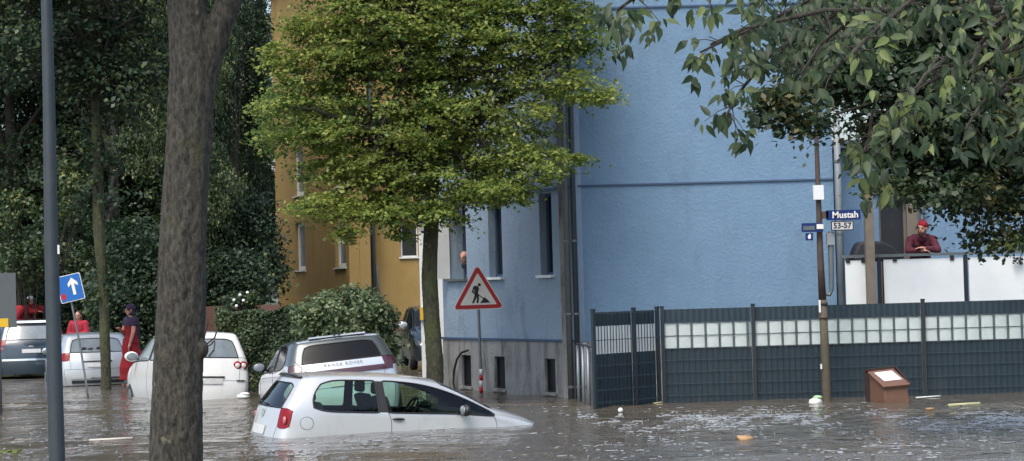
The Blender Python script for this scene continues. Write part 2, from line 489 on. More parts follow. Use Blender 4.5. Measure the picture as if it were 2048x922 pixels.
# water: a finely gridded sheet close by with real low waves, coarse outside it
def wave(x, y):
    return (.010 * math.sin(7.3 * y + .8 * x + 2.2 * math.sin(.7 * x + .5 * y)) * (.5 + .5 * math.sin(.6 * y + .3 * x)) + .010 * math.sin(1.9 * y + .5 * x + 1.3 * math.sin(.35 * x + .2 * y)) + .007 * math.sin(3.1 * y - .9 * x + 2 * math.sin(.5 * x))
            + .005 * math.sin(5.3 * y + 1.7 * x + 1.5 * math.sin(.8 * x - .4 * y)))
mb = MB()
xs = [-900, -300, -80, -30] + [-16 + .2 * k for k in range(181)] + [35, 80, 300, 900]
ys = [-200, -40, 0, 10] + [18 + .14 * k for k in range(260)] + [60, 90, 200, 900]
for y in ys:
    for x in xs:
        inside = -16 < x < 20 and 18 < y < 54.2
        mb.v.append((x, y, wave(x, y) if inside else 0))
nx = len(xs)
for j in range(len(ys) - 1):
    for i in range(nx - 1):
        mb.f.append((j * nx + i, j * nx + i + 1, (j + 1) * nx + i + 1, (j + 1) * nx + i))
w = link('flood_water', mb.mesh('flood_water', True), water_material())
props(w, kind='structure')


# ------------------------------------------------------------------ walls with openings
def wall_mesh(mb, A, B, z0, z1, th, holes):
    """upright wall from A to B (xy), its outer face on the A-B line seen from the camera side, thickness th away from it; holes (t0,t1,za,zb) in metres"""
    A = Vector((A[0], A[1], 0)); B = Vector((B[0], B[1], 0)); d = (B - A); Ln = d.length; d.normalize()
    n = Vector((-d.y, d.x, 0))           # inwards, away from the viewer when A is left of B
    ts = sorted(set([0, Ln] + [h[0] for h in holes] + [h[1] for h in holes]))
    zs = sorted(set([z0, z1] + [h[2] for h in holes] + [h[3] for h in holes]))
    def pt(t, z, k): return A + d * t + n * (th * k) + Vector((0, 0, z))
    for a, b in zip(ts, ts[1:]):
        for c, e in zip(zs, zs[1:]):
            tm, zm = (a + b) / 2, (c + e) / 2
            if any(h[0] < tm < h[1] and h[2] < zm < h[3] for h in holes): continue
            mb.poly([pt(a, c, 0), pt(b, c, 0), pt(b, e, 0), pt(a, e, 0)])
            mb.poly([pt(a, c, 1), pt(a, e, 1), pt(b, e, 1), pt(b, c, 1)])
    for t0, t1, za, zb in holes:
        for (p, q) in (((t0, za), (t0, zb)), ((t1, za), (t1, zb)), ((t0, za), (t1, za)), ((t0, zb), (t1, zb))):
            mb.poly([pt(p[0], p[1], 0), pt(q[0], q[1], 0), pt(q[0], q[1], 1), pt(p[0], p[1], 1)])
    for (p, q) in (((0, z0), (0, z1)), ((Ln, z0), (Ln, z1)), ((0, z1), (Ln, z1))):
        mb.poly([pt(p[0], p[1], 0), pt(q[0], q[1], 0), pt(q[0], q[1], 1), pt(p[0], p[1], 1)])
    return pt, d, n


def tpos(px, py, A, B):
    """metres along A-B, and height, of the wall point seen at px, py"""
    p = on_line(px, py, A, B)
    return (Vector((p.x, p.y)) - Vector((A[0], A[1]))).length, p.z


def window_in(root, A, d, n, hole, rec=.12, frame=.05, glass='darkglass', fm='white', sill=True, sillm='white', mull=0, name='window'):
    t0, t1, za, zb = hole
    A = Vector((A[0], A[1], 0))
    def pt(t, z, k): return A + d * t + n * k + Vector((0, 0, z))
    fb = MB()
    for (a, b) in (((t0, za), (t0 + frame, zb)), ((t1 - frame, za), (t1, zb)), ((t0 + frame, za), (t1 - frame, za + frame)), ((t0 + frame, zb - frame), (t1 - frame, zb))):
        c = pt((a[0] + b[0]) / 2, (a[1] + b[1]) / 2, rec + .03)
        fb.box(c, (b[0] - a[0], .06, b[1] - a[1]), Matrix((d, n, Vector((0, 0, 1)))).transposed())
    if mull:
        fb.box(pt((t0 + t1) / 2, (za + zb) / 2, rec + .03), (.05, .055, zb - za - 2 * frame), Matrix((d, n, Vector((0, 0, 1)))).transposed())
    w = P(name, fb, M[fm], root)
    gb = MB().box(pt((t0 + t1) / 2, (za + zb) / 2, rec + .05), (t1 - t0 - .02, .012, zb - za - .02), Matrix((d, n, Vector((0, 0, 1)))).transposed())
    P('pane', gb, M[glass], w)
    if sill:
        sb = MB().box(pt((t0 + t1) / 2, za - .028, .04), (t1 - t0 + .12, .24, .05), Matrix((d, n, Vector((0, 0, 1)))).transposed())
        P('sill', sb, M[sillm], w)
    return w


# ------------------------------------------------------------------ blue corner house
LA = W(886, 600, 41.0); LB = W(1146, 600, 35.9)
FA = W(1150, 600, 36.0); FB = W(1674, 600, 36.0)
LA2, LB2 = (LA.x, LA.y), (LB.x, LB.y)
FA2, FB2 = (FA.x, FA.y), (FB.x, FB.y)
house = thing('blue_house', 'light blue rendered corner house with grey plinth behind the anthracite fence', 'house', (FA.x, FA.y, -.5))
TOP = 9.5
def hole(x0, y0, x1, y1, A, B):
    ta, z1_ = tpos(x0, (y0), A, B); tb, _ = tpos(x1, y0, A, B)
    _, z0_ = tpos((x0 + x1) / 2, y1, A, B); _, z1_ = tpos((x0 + x1) / 2, y0, A, B)
    return (ta, tb, z0_, z1_)
zpl = tpos(1140, 684, LA2, LB2)[1]
upper = [hole(893, 448, 931, 557, LA2, LB2), hole(975, 412, 1002, 553, LA2, LB2), hole(1077, 388, 1102, 551, LA2, LB2)]
zt = max(h[3] for h in upper); zb_ = sum(h[2] for h in upper) / 3
upper = [(h[0], h[1], zb_, zb_ + 1.5) for h in upper]
up2 = [(h[0], h[1], h[2] + 3.2, h[3] + 3.2) for h in upper]
base = [hole(925, 705, 944, 771, LA2, LB2), hole(991, 712, 1012, 776, LA2, LB2), hole(1092, 718, 1113, 787, LA2, LB2)]
zb0 = sum(h[2] for h in base) / 3; base = [(h[0], h[1], max(.06, zb0), zb0 + .62) for h in base]
mb = MB(); ptL, dL, nL = wall_mesh(mb, LA2, LB2, zpl, TOP, .35, upper + up2)
P('side_wall', mb, M['blue_side'], house)
LAo = Vector((LA.x, LA.y)) - Vector((nL.x, nL.y)) * .03; LBo = Vector((LB.x, LB.y)) - Vector((nL.x, nL.y)) * .03
mb = MB(); wall_mesh(mb, LAo, LBo, -.6, zpl - .003, .38, base)
P('plinth', mb, M['plinth'], house)
# drip edge over the plinth and storey ledges
def ledge(A, B, z, h=.05, out=.05, m='blue_dark', nm='ledge'):
    A = Vector((A[0], A[1], z)); B = Vector((B[0], B[1], z)); d = (B - A).normalized(); n = Vector((-d.y, d.x, 0))
    mb = MB().box((A + B) / 2 - n * (out / 2 - .01), ((B - A).length, out + .02, h), Matrix((d, n, Vector((0, 0, 1)))).transposed())
    return P(nm, mb, M[m], house)
ledge(LA2, LB2, zpl + .02, .04, .06)
zled = W(1160, 372, 36.0).z
ledge(FA2, FB2, zled, .03, .03); ledge(FA2, FB2, zled + 3.2, .03, .03)
ledge(LA2, LB2, zled - .02, .05, .05)
mb = MB(); wall_mesh(mb, FA2, FB2, zpl, TOP, .35, []); P('front_wall', mb, M['blue'], house)
mb = MB(); wall_mesh(mb, (FA.x, FA.y - .03), (FB.x, FB.y - .03), -.6, zpl - .003, .38, []); P('plinth', mb, M['plinth'], house)
for k, h in enumerate(upper):
    if k == 0: continue
    window_in(house, LA2, dL, nL, h, rec=.14, glass='darkglass', fm='blue_dark')
for h in up2: window_in(house, LA2, dL, nL, h, rec=.14, fm='white')
for h in base: window_in(house, LA2, dL, nL, h, rec=.02, frame=.03, fm='dark', glass='dark', sill=True, sillm='plinth', name='basement_window')  # near-black sheets, no glass: darkness of the openings put into the colour
# the open window with its dim room
h0 = upper[0]
rm = MB(); A3 = Vector((LA.x, LA.y, 0))
def rp(t, z, k): return A3 + dL * t + nL * k + Vector((0, 0, z))
t0, t1, za, zb = h0[0] - .01, h0[1] + .5, h0[2] - 1.0, h0[3] + .3
for q in ([(t0, za, 2.5), (t1, za, 2.5), (t1, zb, 2.5), (t0, zb, 2.5)], [(t0, za, .36), (t0, za, 2.5), (t0, zb, 2.5), (t0, zb, .36)], [(t1, za, .36), (t1, za, 2.5), (t1, zb, 2.5), (t1, zb, .36)],
          [(t0, za, .36), (t1, za, .36), (t1, za, 2.5), (t0, za, 2.5)], [(t0, zb, .36), (t1, zb, .36), (t1, zb, 2.5), (t0, zb, 2.5)]):
    rm.poly([rp(*c) for c in q])
P('room', rm, mat('dim_blue_room', (.08, .11, .19), .9), house)
sb = MB().box(rp((h0[0] + h0[1]) / 2, h0[2] - .028, .04), (h0[1] - h0[0] + .06, .24, .05), Matrix((dL, nL, Vector((0, 0, 1)))).transposed())
P('sill', sb, M['zinc'], house)
cs = MB().box(rp(h0[0] + .02, (h0[2] + h0[3]) / 2, -.22), (.05, .5, h0[3] - h0[2]), Matrix((dL, nL, Vector((0, 0, 1)))).transposed())
P('open_casement', cs, M['white'], house)
# corner strip and downpipes
cb = MB().box(((LB.x + FA.x) / 2 - .06, (LB.y + FA.y) / 2 + .12, TOP / 2 - .3), (.34, .2, TOP + .6)); P('corner_pilaster', cb, M['plinth'], house)
def pipe(px, d, z0, z1, r, m, nm='downpipe'):
    p = W(px, 600, d)
    q = P(nm, MB().tube([(p.x, p.y, z0), (p.x, p.y, z1)], r, 12), M[m], house, True)
    zz = z0 + .7
    while zz < min(z1, 7):
        P('pipe_clip', MB().tube([(p.x, p.y, zz), (p.x, p.y, zz + .04)], r * 1.25, 12), M['zinc'], q); zz += 1.3
pipe(1137, 35.7, -.5, TOP, .055, 'zinc'); pipe(1152, 35.7, -.5, TOP, .05, 'lamp_post')
pipe(1166, 35.75, -.5, 1.0, .045, 'pipe_light'); 
pipe(1684, 35.8, .8, TOP - 3, .06, 'pipe_light')
# return wall beside the recess
rt = MB().bx((FB.x - .002, FB.y + .352, -.5), (FB.x - .35, FB.y + 6, TOP)); P('return_wall', rt, M['blue'], house)
bk = MB().bx((FA.x + .4, FA.y + 6, -.5), (FB.x - .36, FB.y + 6.3, TOP)); P('back_wall', bk, M['blue'], house)
rf = MB().bx((FA.x - .1, FA.y - .3, TOP), (FB.x + .2, FB.y + 6.5, TOP + .2)).prism([(LA.x - .2, LA.y, TOP), (LB.x - .3, LB.y - .2, TOP), (FA.x - .101, FA.y - .3, TOP), (FA.x - .101, FA.y + 6, TOP), (LA.x + .5, LA.y + 2, TOP)], (0, 0, .2))
P('roof', rf, mat('roof_tiles', (.12, .05, .035), .8, noise=(6, .3, (.09, .04, .03))), house)
# set-back wing with the terrace door
WA = W(1676, 600, 37.4); WB = W(2230, 600, 37.4)
WA2, WB2 = (WA.x, WA.y), (WB.x, WB.y)
zwt = W(1900, 292, 37.4).z
dh = hole(1756, 388, 1812, 620, WA2, WB2); wh = hole(2046, 440, 2120, 540, WA2, WB2)
mb = MB(); ptW, dW, nW = wall_mesh(mb, WA2, WB2, -.6, zwt, .3, [dh, wh]); P('wing_wall', mb, M['blue'], house)
dr = window_in(house, WA2, dW, nW, dh, rec=.1, frame=.05, fm='wood', glass='dark', sill=False, name='terrace_door')  # near-black sheet paints the darkness of the door opening
P('handle', MB().box(ptW(dh[0] + .1, (dh[2] + dh[3]) / 2, .2), (.03, .05, .14)), M['chrome'], dr)
window_in(house, WA2, dW, nW, wh, rec=.1, fm='dark')
tr = MB()
for a, b in ((1812, 1836), ):
    t_a = tpos(a, 450, WA2, WB2)[0] + .01; t_b = tpos(b, 450, WA2, WB2)[0]
    tr.box(ptW((t_a + t_b) / 2, (dh[2] + dh[3]) / 2, -.02 / .3), (t_b - t_a, .05, dh[3] - dh[2]), Matrix((dW, nW, Vector((0, 0, 1)))).transposed())
tr.box(ptW((dh[0] + dh[1]) / 2 + .03, dh[3] + .09, -.03 / .3), (dh[1] - dh[0] + .42, .08, .17), Matrix((dW, nW, Vector((0, 0, 1)))).transposed())
P('door_surround', tr, M['wood'], house)
P('wing_roof', MB().bx((WA.x - .1, WA.y - .3, zwt), (WB.x, WB.y + 5, zwt + .15)), M['zinc'], house)
P('wing_downpipe', MB().tube([W(1844, 400, 37.25), W(1846, 600, 37.25)], .045, 10), M['lamp_post'], house, True)
P('wing_side_wall', MB().bx((WB.x - .3, WB.y + .31, -.6), (WB.x, WB.y + 5, zwt)), M['blue'], house)

# entrance bay between the two houses
ea = W(840, 600, 45.0); eb = W(893, 600, 45.0)
porch = thing('entrance_porch', 'narrow pale porch with white columns half hidden behind the mossy trunk', 'porch', (ea.x, ea.y, -.4))
P('wall', MB().bx((ea.x + .05, ea.y + .9, -.5), (eb.x + 1.2, eb.y + 1.1, 6)), M['blue_side'], porch)
for px, m_ in ((850, 'white'), (886, 'white')):
    p = W(px, 600, 45.0); col_ = P('column', MB().bx((p.x - .1, p.y - .1, -.5), (p.x + .1, p.y + .1, W(px, 440, 45).z)), M[m_], porch)
P('canopy', MB().bx((ea.x - .1, ea.y - .3, W(850, 440, 45).z), (eb.x + .3, eb.y + .9, W(850, 425, 45).z)), M['white'], porch)
P('letter_box', MB().bx((ea.x + .0, ea.y - .2, W(850, 640, 45).z), (ea.x + .25, ea.y - .12, W(850, 615, 45).z)), M['yellow'], porch)
P('notice_board', MB().bx(tuple(W(878, 530, 44.8)), tuple(W(889, 478, 44.83))), M['plate'], porch)

# ------------------------------------------------------------------ terrace with its balustrade
TD = 35.3
ta, tb = W(1690, 600, TD), W(2230, 600, TD)
zr = W(1810, 513, TD).z; zb2 = zr - .82
ter = thing('terrace', 'raised terrace with white panelled balustrade in front of the blue house', 'terrace', (ta.x, ta.y, -.5))
P('slab', MB().bx((ta.x - .02, TD - .02, zb2 - .25), (tb.x, 37.09, zb2 - .08)), M['plinth'], ter)
P('retaining_wall', MB().bx((ta.x, TD + .05, -.6), (tb.x, TD + .25, zb2 - .252)), M['plinth'], ter)
P('handrail', MB().bx((ta.x - .04, TD - .05, zr), (tb.x, TD + .06, zr + .05)), M['zinc'], ter)
P('bottom_rail', MB().bx((ta.x - .04, TD - .03, zb2 - .075), (tb.x, TD + .03, zb2 - .03)), M['zinc'], ter)
for a, b in ((1691, 1733), (1768, 1927), (1938, 2100), (2110, 2225)):
    A_, B_ = W(a, 560, TD), W(b, 560, TD)
    pn = MB().bx((A_.x, TD - .012, zb2), (B_.x, TD + .008, zr - .045)); q = P('panel', pn, M['panel'], ter)
    for f in (.14, .86):
        x = A_.x + (B_.x - A_.x) * f; P('clamp', MB().bx((x - .035, TD - .035, zr - .085), (x + .035, TD - .0125, zr - .003)), M['dark'], q)
for px in (1759, 1932, 2105):
    p = W(px, 560, TD); P('post', MB().bx((p.x - .03, TD - .03, zb2 - .03), (p.x + .03, TD + .03, zr - .003)), M['dark'], ter)
p = W(1741, 560, 35.1)
P('corner_post', MB().bx((p.x - .075, 35.0, -.5), (p.x + .075, 35.16, W(1741, 388, 35.1).z)), M['wood'], ter)
P('beam', MB().bx((p.x - .1, 35.0, W(1741, 387, 35.1).z), (p.x + 1.0, 35.16, W(1741, 368, 35.1).z)), M['wood'], ter)
# grill under its cover
c0 = W(1703, 512, 36.0); gc = MB()
pr = [(-.0, 0), (.06, .2), (.13, .34), (.35, .37), (.62, .33), (.82, .22), (.98, .02), (1.0, -.15), (0, -.15)]
gc.prism([(c0.x + a * .86, 35.75, c0.z + b * .72) for a, b in pr], (0, .55, 0))
me = gc.mesh('covered_grill'); me = baked(me, [('BEVEL', dict(width=.05, segments=3))], 'covered_grill')
q = thing('covered_grill', 'dark tarpaulin covered grill behind the terrace balustrade beside the timber post', 'grill', (c0.x + .4, 36.0, zb2 - .08))
link('cover', me, M['cover'], q)
for dx in (.1, .75):
    for yy in (35.82, 36.22): P('leg', MB().tube([(c0.x + dx, yy, zb2 - .08), (c0.x + dx, yy, c0.z)], .02, 8), M['dark'], q)
# dark flowers hanging over the rail at the right
fl = thing('hanging_plant', 'dark drooping plant hanging over the balustrade at the right edge', 'plant', W(2036, 512, TD - .1))
f1 = MB(); 
for k in range(26):
    c = W(2026 + rng.random() * 22, 515 + rng.random() * 13, TD - .1 + rng.uniform(-.04, .04))
    f1.ell(c, (.022, .022, .016), 6, 4)
P('flowers', f1, M['dark'], fl)
P('stem', MB().tube([W(2046, 505, TD), W(2040, 515, TD - .1), W(2030, 522, TD - .1)], .008, 6), M['twig'], fl)

# ------------------------------------------------------------------ anthracite mesh fence
M['gate_strip'] = mat('gate_strip', (.62, .7, .69), .5)
M['strip_back'] = mat('strip_painted_shade', (.3, .36, .36), .7)  # darker copy of the pale strip, shade between the pads painted in
def fence_run(root, A, B, z1, posts, white, style):
    """style 'pads': woven privacy strips; 'bars': open bars before the strips"""
    A = Vector((A[0], A[1], 0)); B = Vector((B[0], B[1], 0)); d = (B - A).normalized(); Ln = (B - A).length; n = Vector((-d.y, d.x, 0))
    Z = Vector((0, 0, 1))
    Mx = Matrix((d, n, Z)).transposed()
    zw0, zw1 = white
    for t in posts:
        q = P('post', MB().box(A + d * t - n * .035 + Z * ((z1 + .02 - .5) / 2), (.06, .05, z1 + .02 + .5), Mx), M['anth_wire'], root)
        P('cap', MB().box(A + d * t - n * .035 + Z * (z1 + .035), (.068, .058, .03), Mx), M['dark'], q)
    edges = [t for t in posts]
    for a, b in zip(edges, edges[1:]):
        a += .035; b -= .035
        # woven sheet: geometry waves in and out between the wires
        def sheet(z0, z1_, per, amp, nm, m_, off=0.0):
            mb = MB(); k = max(2, int((b - a) / .0125)); zs = [z0, z1_]
            for z in zs:
                for i in range(k + 1):
                    t = a + (b - a) * i / k
                    mb.v.append(tuple(A + d * t + n * (off + amp * math.sin(2 * PI * t / per)) + Z * z))
            for i in range(k): mb.f.append((i, i + 1, k + 1 + i + 1, k + 1 + i))
            return P(nm, mb, M[m_], root, True)
        sheet(-.5, zw0 - .012, .1, .005, 'dark_privacy_strip', 'anthracite')
        sheet(zw1 + .012, z1 - .01, .1, .005, 'dark_privacy_strip', 'anthracite')
        if style == 'pads':
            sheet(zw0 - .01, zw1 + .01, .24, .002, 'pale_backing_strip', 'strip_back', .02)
            mb = MB(); per = .238; t = a + .0; zm = (zw0 + zw1) / 2
            while t + .12 < b:
                for (c, e) in ((zw0, zm - .004), (zm + .004, zw1)):
                    pad = []
                    for i in range(9):
                        u = i / 8; w_ = min(.212, b - t)
                        sh = .004 * math.sin(t * 37 + u * 2)
                        pad.append((t + u * w_, -.004 - .014 * math.sin(PI * u) ** .7 + sh * 0))
                    nb = len(mb.v)
                    r1, r2, r3 = rng.uniform(-.006, .006), rng.uniform(-.006, .006), rng.uniform(0, .008)
                    for z, dz in ((c, r1), (e, r2)):
                        for i, (tt, oo) in enumerate(pad): mb.v.append(tuple(A + d * (tt + r1) + n * (oo + r3) + Z * (z + (dz - .006) * (1 if z == e else -1) * (1 - math.sin(PI * i / 8) ** .3))))
                    for i in range(8): mb.f.append((nb + i, nb + i + 1, nb + 9 + i + 1, nb + 9 + i))
                t += per
            P('pale_privacy_strip', mb, M['strip'], root, True)
            wi = MB(); t = a
            while t < b:
                for o in (.208, .232):
                    if t + o < b: wi.box(A + d * (t + o) - n * .012 + Z * ((zw0 + zw1) / 2), (.009, .009, zw1 - zw0 + .02), Mx)
                t += per
            z = zw0 - .2
            hz = [zw0, (zw0 + zw1) / 2, zw1]
            while z > -.3: hz.append(z); z -= .2
            for z in hz: wi.box(A + d * ((a + b) / 2) - n * .022 + Z * z, (b - a, .007, .009), Mx); wi.box(A + d * ((a + b) / 2) + n * .03 + Z * z, (b - a, .007, .009), Mx)
            P('wire_mesh', wi, M['anth_wire2'], root)
            vi = MB(); t = a
            while t < b:
                vi.box(A + d * t - n * .013 + Z * ((zw0 - .5) / 2), (.005, .005, zw0 + .5), Mx); t += .05
            P('upright_wires', vi, M['anth_wire'], root)
        else:
            sheet(zw0 - .01, zw1 + .01, .13, .004, 'pale_privacy_strip', 'gate_strip')
            vi = MB(); t = a + .02
            while t < b:
                vi.box(A + d * t - n * .03 + Z * ((z1 - .5) / 2), (.011, .01, z1 + .5), Mx); t += .075
            P('upright_bars', vi, M['anth_wire'], root)
            hz = [z1 - .03, (zw0 + zw1) / 2]; z = zw0 - .2
            while z > -.3: hz.append(z); z -= .2
            for z in hz: P('cross_bar', MB().box(A + d * ((a + b) / 2) - n * .058 + Z * z, (b - a, .007, .012), Mx), M['anth_wire2'], root)
FD = 34.0
A_ = W(1322, 800, FD); B_ = W(2190, 800, FD + .1)
z1 = W(1330, 618, FD).z
fz0, fz1 = W(1340, 697, FD).z, W(1340, 647, FD).z
fence = thing('mesh_fence', 'anthracite mesh fence with one pale woven strip in front of the blue house', 'fence', (A_.x, A_.y, -.5))
def tt(px): return (W(px, 700, FD).x - A_.x) / (B_.x - A_.x) * (Vector((B_.x, B_.y)) - Vector((A_.x, A_.y))).length
fence_run(fence, A_, B_, z1, [tt(1326), tt(1508), tt(1849), tt(2186)], (fz0, fz1), 'pads')
ga = W(1185, 800, 32.6); gb = W(1318, 800, 33.85)
gate = thing('fence_gate', 'dark barred gate with pale strip at the left end of the fence', 'gate', (ga.x, ga.y, -.5))
Lg = (gb - ga).length
fence_run(gate, ga, gb, z1, [.03, Lg * .62, Lg - .03], (fz0 - .01, fz1 + .0), 'bars')
# short galvanised railing between gate and house
rl = thing('steel_railing', 'short galvanised railing between the house corner and the barred gate', 'railing', W(1172, 800, 34.5))
ra, rb = W(1155, 700, 35.0), W(1186, 700, 33.2)
for k in range(4):
    p = ra.lerp(rb, k / 3); P('bar', MB().tube([(p.x, p.y, -.5), (p.x, p.y, .98)], .03, 10), M['galv'], rl, True)
P('top_rail', MB().tube([(ra.x, ra.y, 1.0), (rb.x, rb.y, 1.0)], .022, 10), M['lamp_post'], rl, True)

# ------------------------------------------------------------------ ochre house
OC = 72.0
oR = W(722, 600, OC); oL = W(556, 600, 84.0)
ochre = thing('ochre_house', 'ochre yellow rendered house with narrow white windows behind the hedge', 'house', (oR.x, oR.y, .5))
OL2, OR2 = (oL.x, oL.y), (oR.x, oR.y)
hs = [hole(590, 445, 609, 541, OL2, OR2), hole(669, 438, 690, 541, OL2, OR2)]
hs = [(h[0], h[1], hs[0][2], hs[0][3]) for h in hs]
hs2 = [(h[0], h[1], h[2] + 3, h[3] + 3) for h in hs] + [(h[0], h[1], h[2] + 6, h[3] + 6) for h in hs]
mb = MB(); pO, dO, nO = wall_mesh(mb, OL2, OR2, -.5, 15, .4, hs + hs2); P('side_wall', mb, M['ochre'], ochre)
for h in hs + hs2: window_in(ochre, OL2, dO, nO, h, rec=.12, frame=.16, glass='sky_sheen_glass')
o2a = (oR.x + .02, oR.y + 1.2); o2b_ = W(846, 600, OC + 1.2); o2b = (o2b_.x + 1.0, o2b_.y)
hw = hole(800, 448, 834, 514, o2a, o2b)
mb = MB(); p2, d2, n2 = wall_mesh(mb, o2a, o2b, -.5, 15, .4, [hw, (hw[0], hw[1], hw[2] + 3, hw[3] + 3)]); P('front_wall', mb, M['ochre'], ochre)
window_in(ochre, o2a, d2, n2, hw, rec=.12, frame=.05); window_in(ochre, o2a, d2, n2, (hw[0], hw[1], hw[2] + 3, hw[3] + 3), rec=.12)
P('return_wall', MB().bx((oR.x - .39, oR.y + .05, -.5), (oR.x, oR.y + 1.19, 15)), M['ochre'], ochre)
p = W(749, 600, OC + 1.0); P('downpipe', MB().tube([(p.x, p.y, .6), (p.x, p.y, 14.9)], .08, 10), M['zinc'], ochre, True)
p = W(761, 600, OC + 1.0); P('lightning_rod_cable', MB().tube([(p.x - .12, p.y, 3), (p.x - .05, p.y, 2), (p.x + .25, p.y, .9)], .03, 8), M['zinc'], ochre, True)
P('base_course', MB().bx((o2a[0] + .02, o2a[1] - .06, -.5), (o2b[0], o2a[1] - .002, W(800, 640, OC + 1.2).z)), M['brickwall'], ochre)
P('roof', MB().prism([(oL.x - .5, oL.y, 15), (oR.x - .3, oR.y - .6, 15), (o2b[0], o2b[1] - .6, 15), (o2b[0], o2b[1] + 10, 15), (oL.x, oL.y + 5, 15)], (0, 0, .3)), M['brickwall'], ochre)
# brown garden wall left of the hedge
p0, p1 = W(405, 640, 58), W(560, 640, 58)
based('garden_wall', MB().bx((p0.x, 58, -.5), (p1.x, 58.3, W(450, 612, 58).z)), M['brickwall'], 'low brown brick garden wall beneath the dark trees beside the hedge', 'wall', (p0.x, 58, -.5))
# ------------------------------------------------------------------ foliage
def leaf_mesh(name, cen, nor, size, shape='diamond', droop=0.0, seed=0, axis=None):
    """cen, nor: (n,3); every leaf a small folded blade of its own"""
    r = np.random.default_rng(seed); n = len(cen)
    nor = nor / (np.linalg.norm(nor, axis=1, keepdims=True) + 1e-9)
    a = r.normal(size=(n, 3)) if axis is None else axis + r.normal(size=(n, 3)) * .35
    if droop: a[:, 2] -= droop
    u = a - nor * np.sum(a * nor, axis=1, keepdims=True)
    u /= (np.linalg.norm(u, axis=1, keepdims=True) + 1e-9)
    v = np.cross(nor, u)
    s = size * r.uniform(.55, 1.35, size=(n, 1))
    if shape == 'diamond':
        pts = [(-.5, 0, 0), (0, .32, .1), (.5, 0, 0), (0, -.32, .1)]; faces = [(0, 1, 2, 3)]
    elif shape == 'tri':
        pts = [(-.5, -.3, 0), (.5, 0, .1), (-.4, .34, 0)]; faces = [(0, 1, 2)]
    else:   # long pointed blade folded on its midrib, tip curling down
        pts = [(0, 0, 0), (.22, .19, .05), (.55, .2, .03), (.8, .1, -.04), (1.05, 0, -.14), (.8, -.1, -.04), (.55, -.2, .03), (.22, -.19, .05), (.22, 0, 0), (.55, 0, -.03), (.8, 0, -.08)]
        faces = [(0, 1, 8), (1, 2, 9, 8), (2, 3, 10, 9), (3, 4, 10), (4, 5, 10), (5, 6, 9, 10), (6, 7, 8, 9), (7, 0, 8)]
    k = len(pts)
    V = np.empty((n, k, 3))
    for i, (x, y, z) in enumerate(pts):
        V[:, i] = cen + s * (u * x + v * y + nor * z)
    me = bpy.data.meshes.new(name)
    me.vertices.add(n * k); me.vertices.foreach_set('co', V.reshape(-1).astype(np.float32))
    loops = np.concatenate([np.array(f) for f in faces]); tot = np.array([len(f) for f in faces])
    nl = len(loops)
    L_ = (loops[None, :] + (np.arange(n) * k)[:, None]).reshape(-1)
    me.loops.add(n * nl); me.loops.foreach_set('vertex_index', L_.astype(np.int32))
    me.polygons.add(n * len(faces))
    st = np.concatenate([[0], np.cumsum(tot)[:-1]])
    S = (st[None, :] + (np.arange(n) * nl)[:, None]).reshape(-1)
    me.polygons.foreach_set('loop_start', S.astype(np.int32))
    me.update(calc_edges=True); me.validate()
    return me


def lobes_points(lobes, nclus, per, clr, flat, seed, shell=.55, upbias=.9, inward=0.25):
    """clusters spread through ellipsoid lobes [(x,y,z,rx,ry,rz,weight)]; returns centres, normals"""
    r = np.random.default_rng(seed)
    lb = np.array([l[:6] for l in lobes]); w = np.array([l[6] if len(l) > 6 else l[3] * l[4] + l[3] * l[5] for l in lobes], float); w /= w.sum()
    idx = r.choice(len(lb), nclus, p=w)
    d = r.normal(size=(nclus, 3)); d /= np.linalg.norm(d, axis=1, keepdims=True)
    rad = shell + (1 - shell) * r.random((nclus, 1)) ** .6
    rad = np.where(r.random((nclus, 1)) < inward, r.random((nclus, 1)), rad)
    c = lb[idx, :3] + d * rad * lb[idx, 3:6]
    cs = clr * r.uniform(.6, 1.4, (nclus, 1))
    cn = d * .45 + np.array([0, 0, upbias]) + r.normal(size=(nclus, 3)) * .25
    cn /= np.linalg.norm(cn, axis=1, keepdims=True)
    off = r.normal(size=(nclus, per, 3)) * .5
    h = np.sum(off * cn[:, None, :], axis=2, keepdims=True)
    off = off - cn[:, None, :] * h * (1 - flat)
    C = c[:, None, :] + off * cs[:, None, :]
    Nn = cn[:, None, :] + r.normal(size=(nclus, per, 3)) * .55
    return C.reshape(-1, 3), Nn.reshape(-1, 3), c


def limbs(mb, start, targets, r0, seed=0, bend=.25, n=6):
    q = random.Random(seed)
    for t in targets:
        a = Vector(start) + Vector((0, 0, q.uniform(-.5, .8) * min(1, r0 * 6))); b = Vector(t); d = b - a
        pts = []; rad = []
        for k in range(6):
            f = k / 5
            p = a + d * f + Vector((q.uniform(-1, 1), q.uniform(-1, 1), q.uniform(-.3, 1))) * d.length * .06 * math.sin(PI * f)
            p.z += bend * d.length * .25 * math.sin(PI * f)
            pts.append(p); rad.append(r0 * (1 - f) ** .8 + .008)
        mb.tube(pts, rad, n)
        for s in range(3):
            f = q.uniform(.3, .9); p = a + d * f; e = p + Vector((q.uniform(-1, 1), q.uniform(-1, 1), q.uniform(-.1, 1))) * d.length * .3
            mb.tube([p, p.lerp(e, .5) + Vector((0, 0, .05)), e], [r0 * (1 - f) * .5 + .006, r0 * .2 + .005, .005], 5)


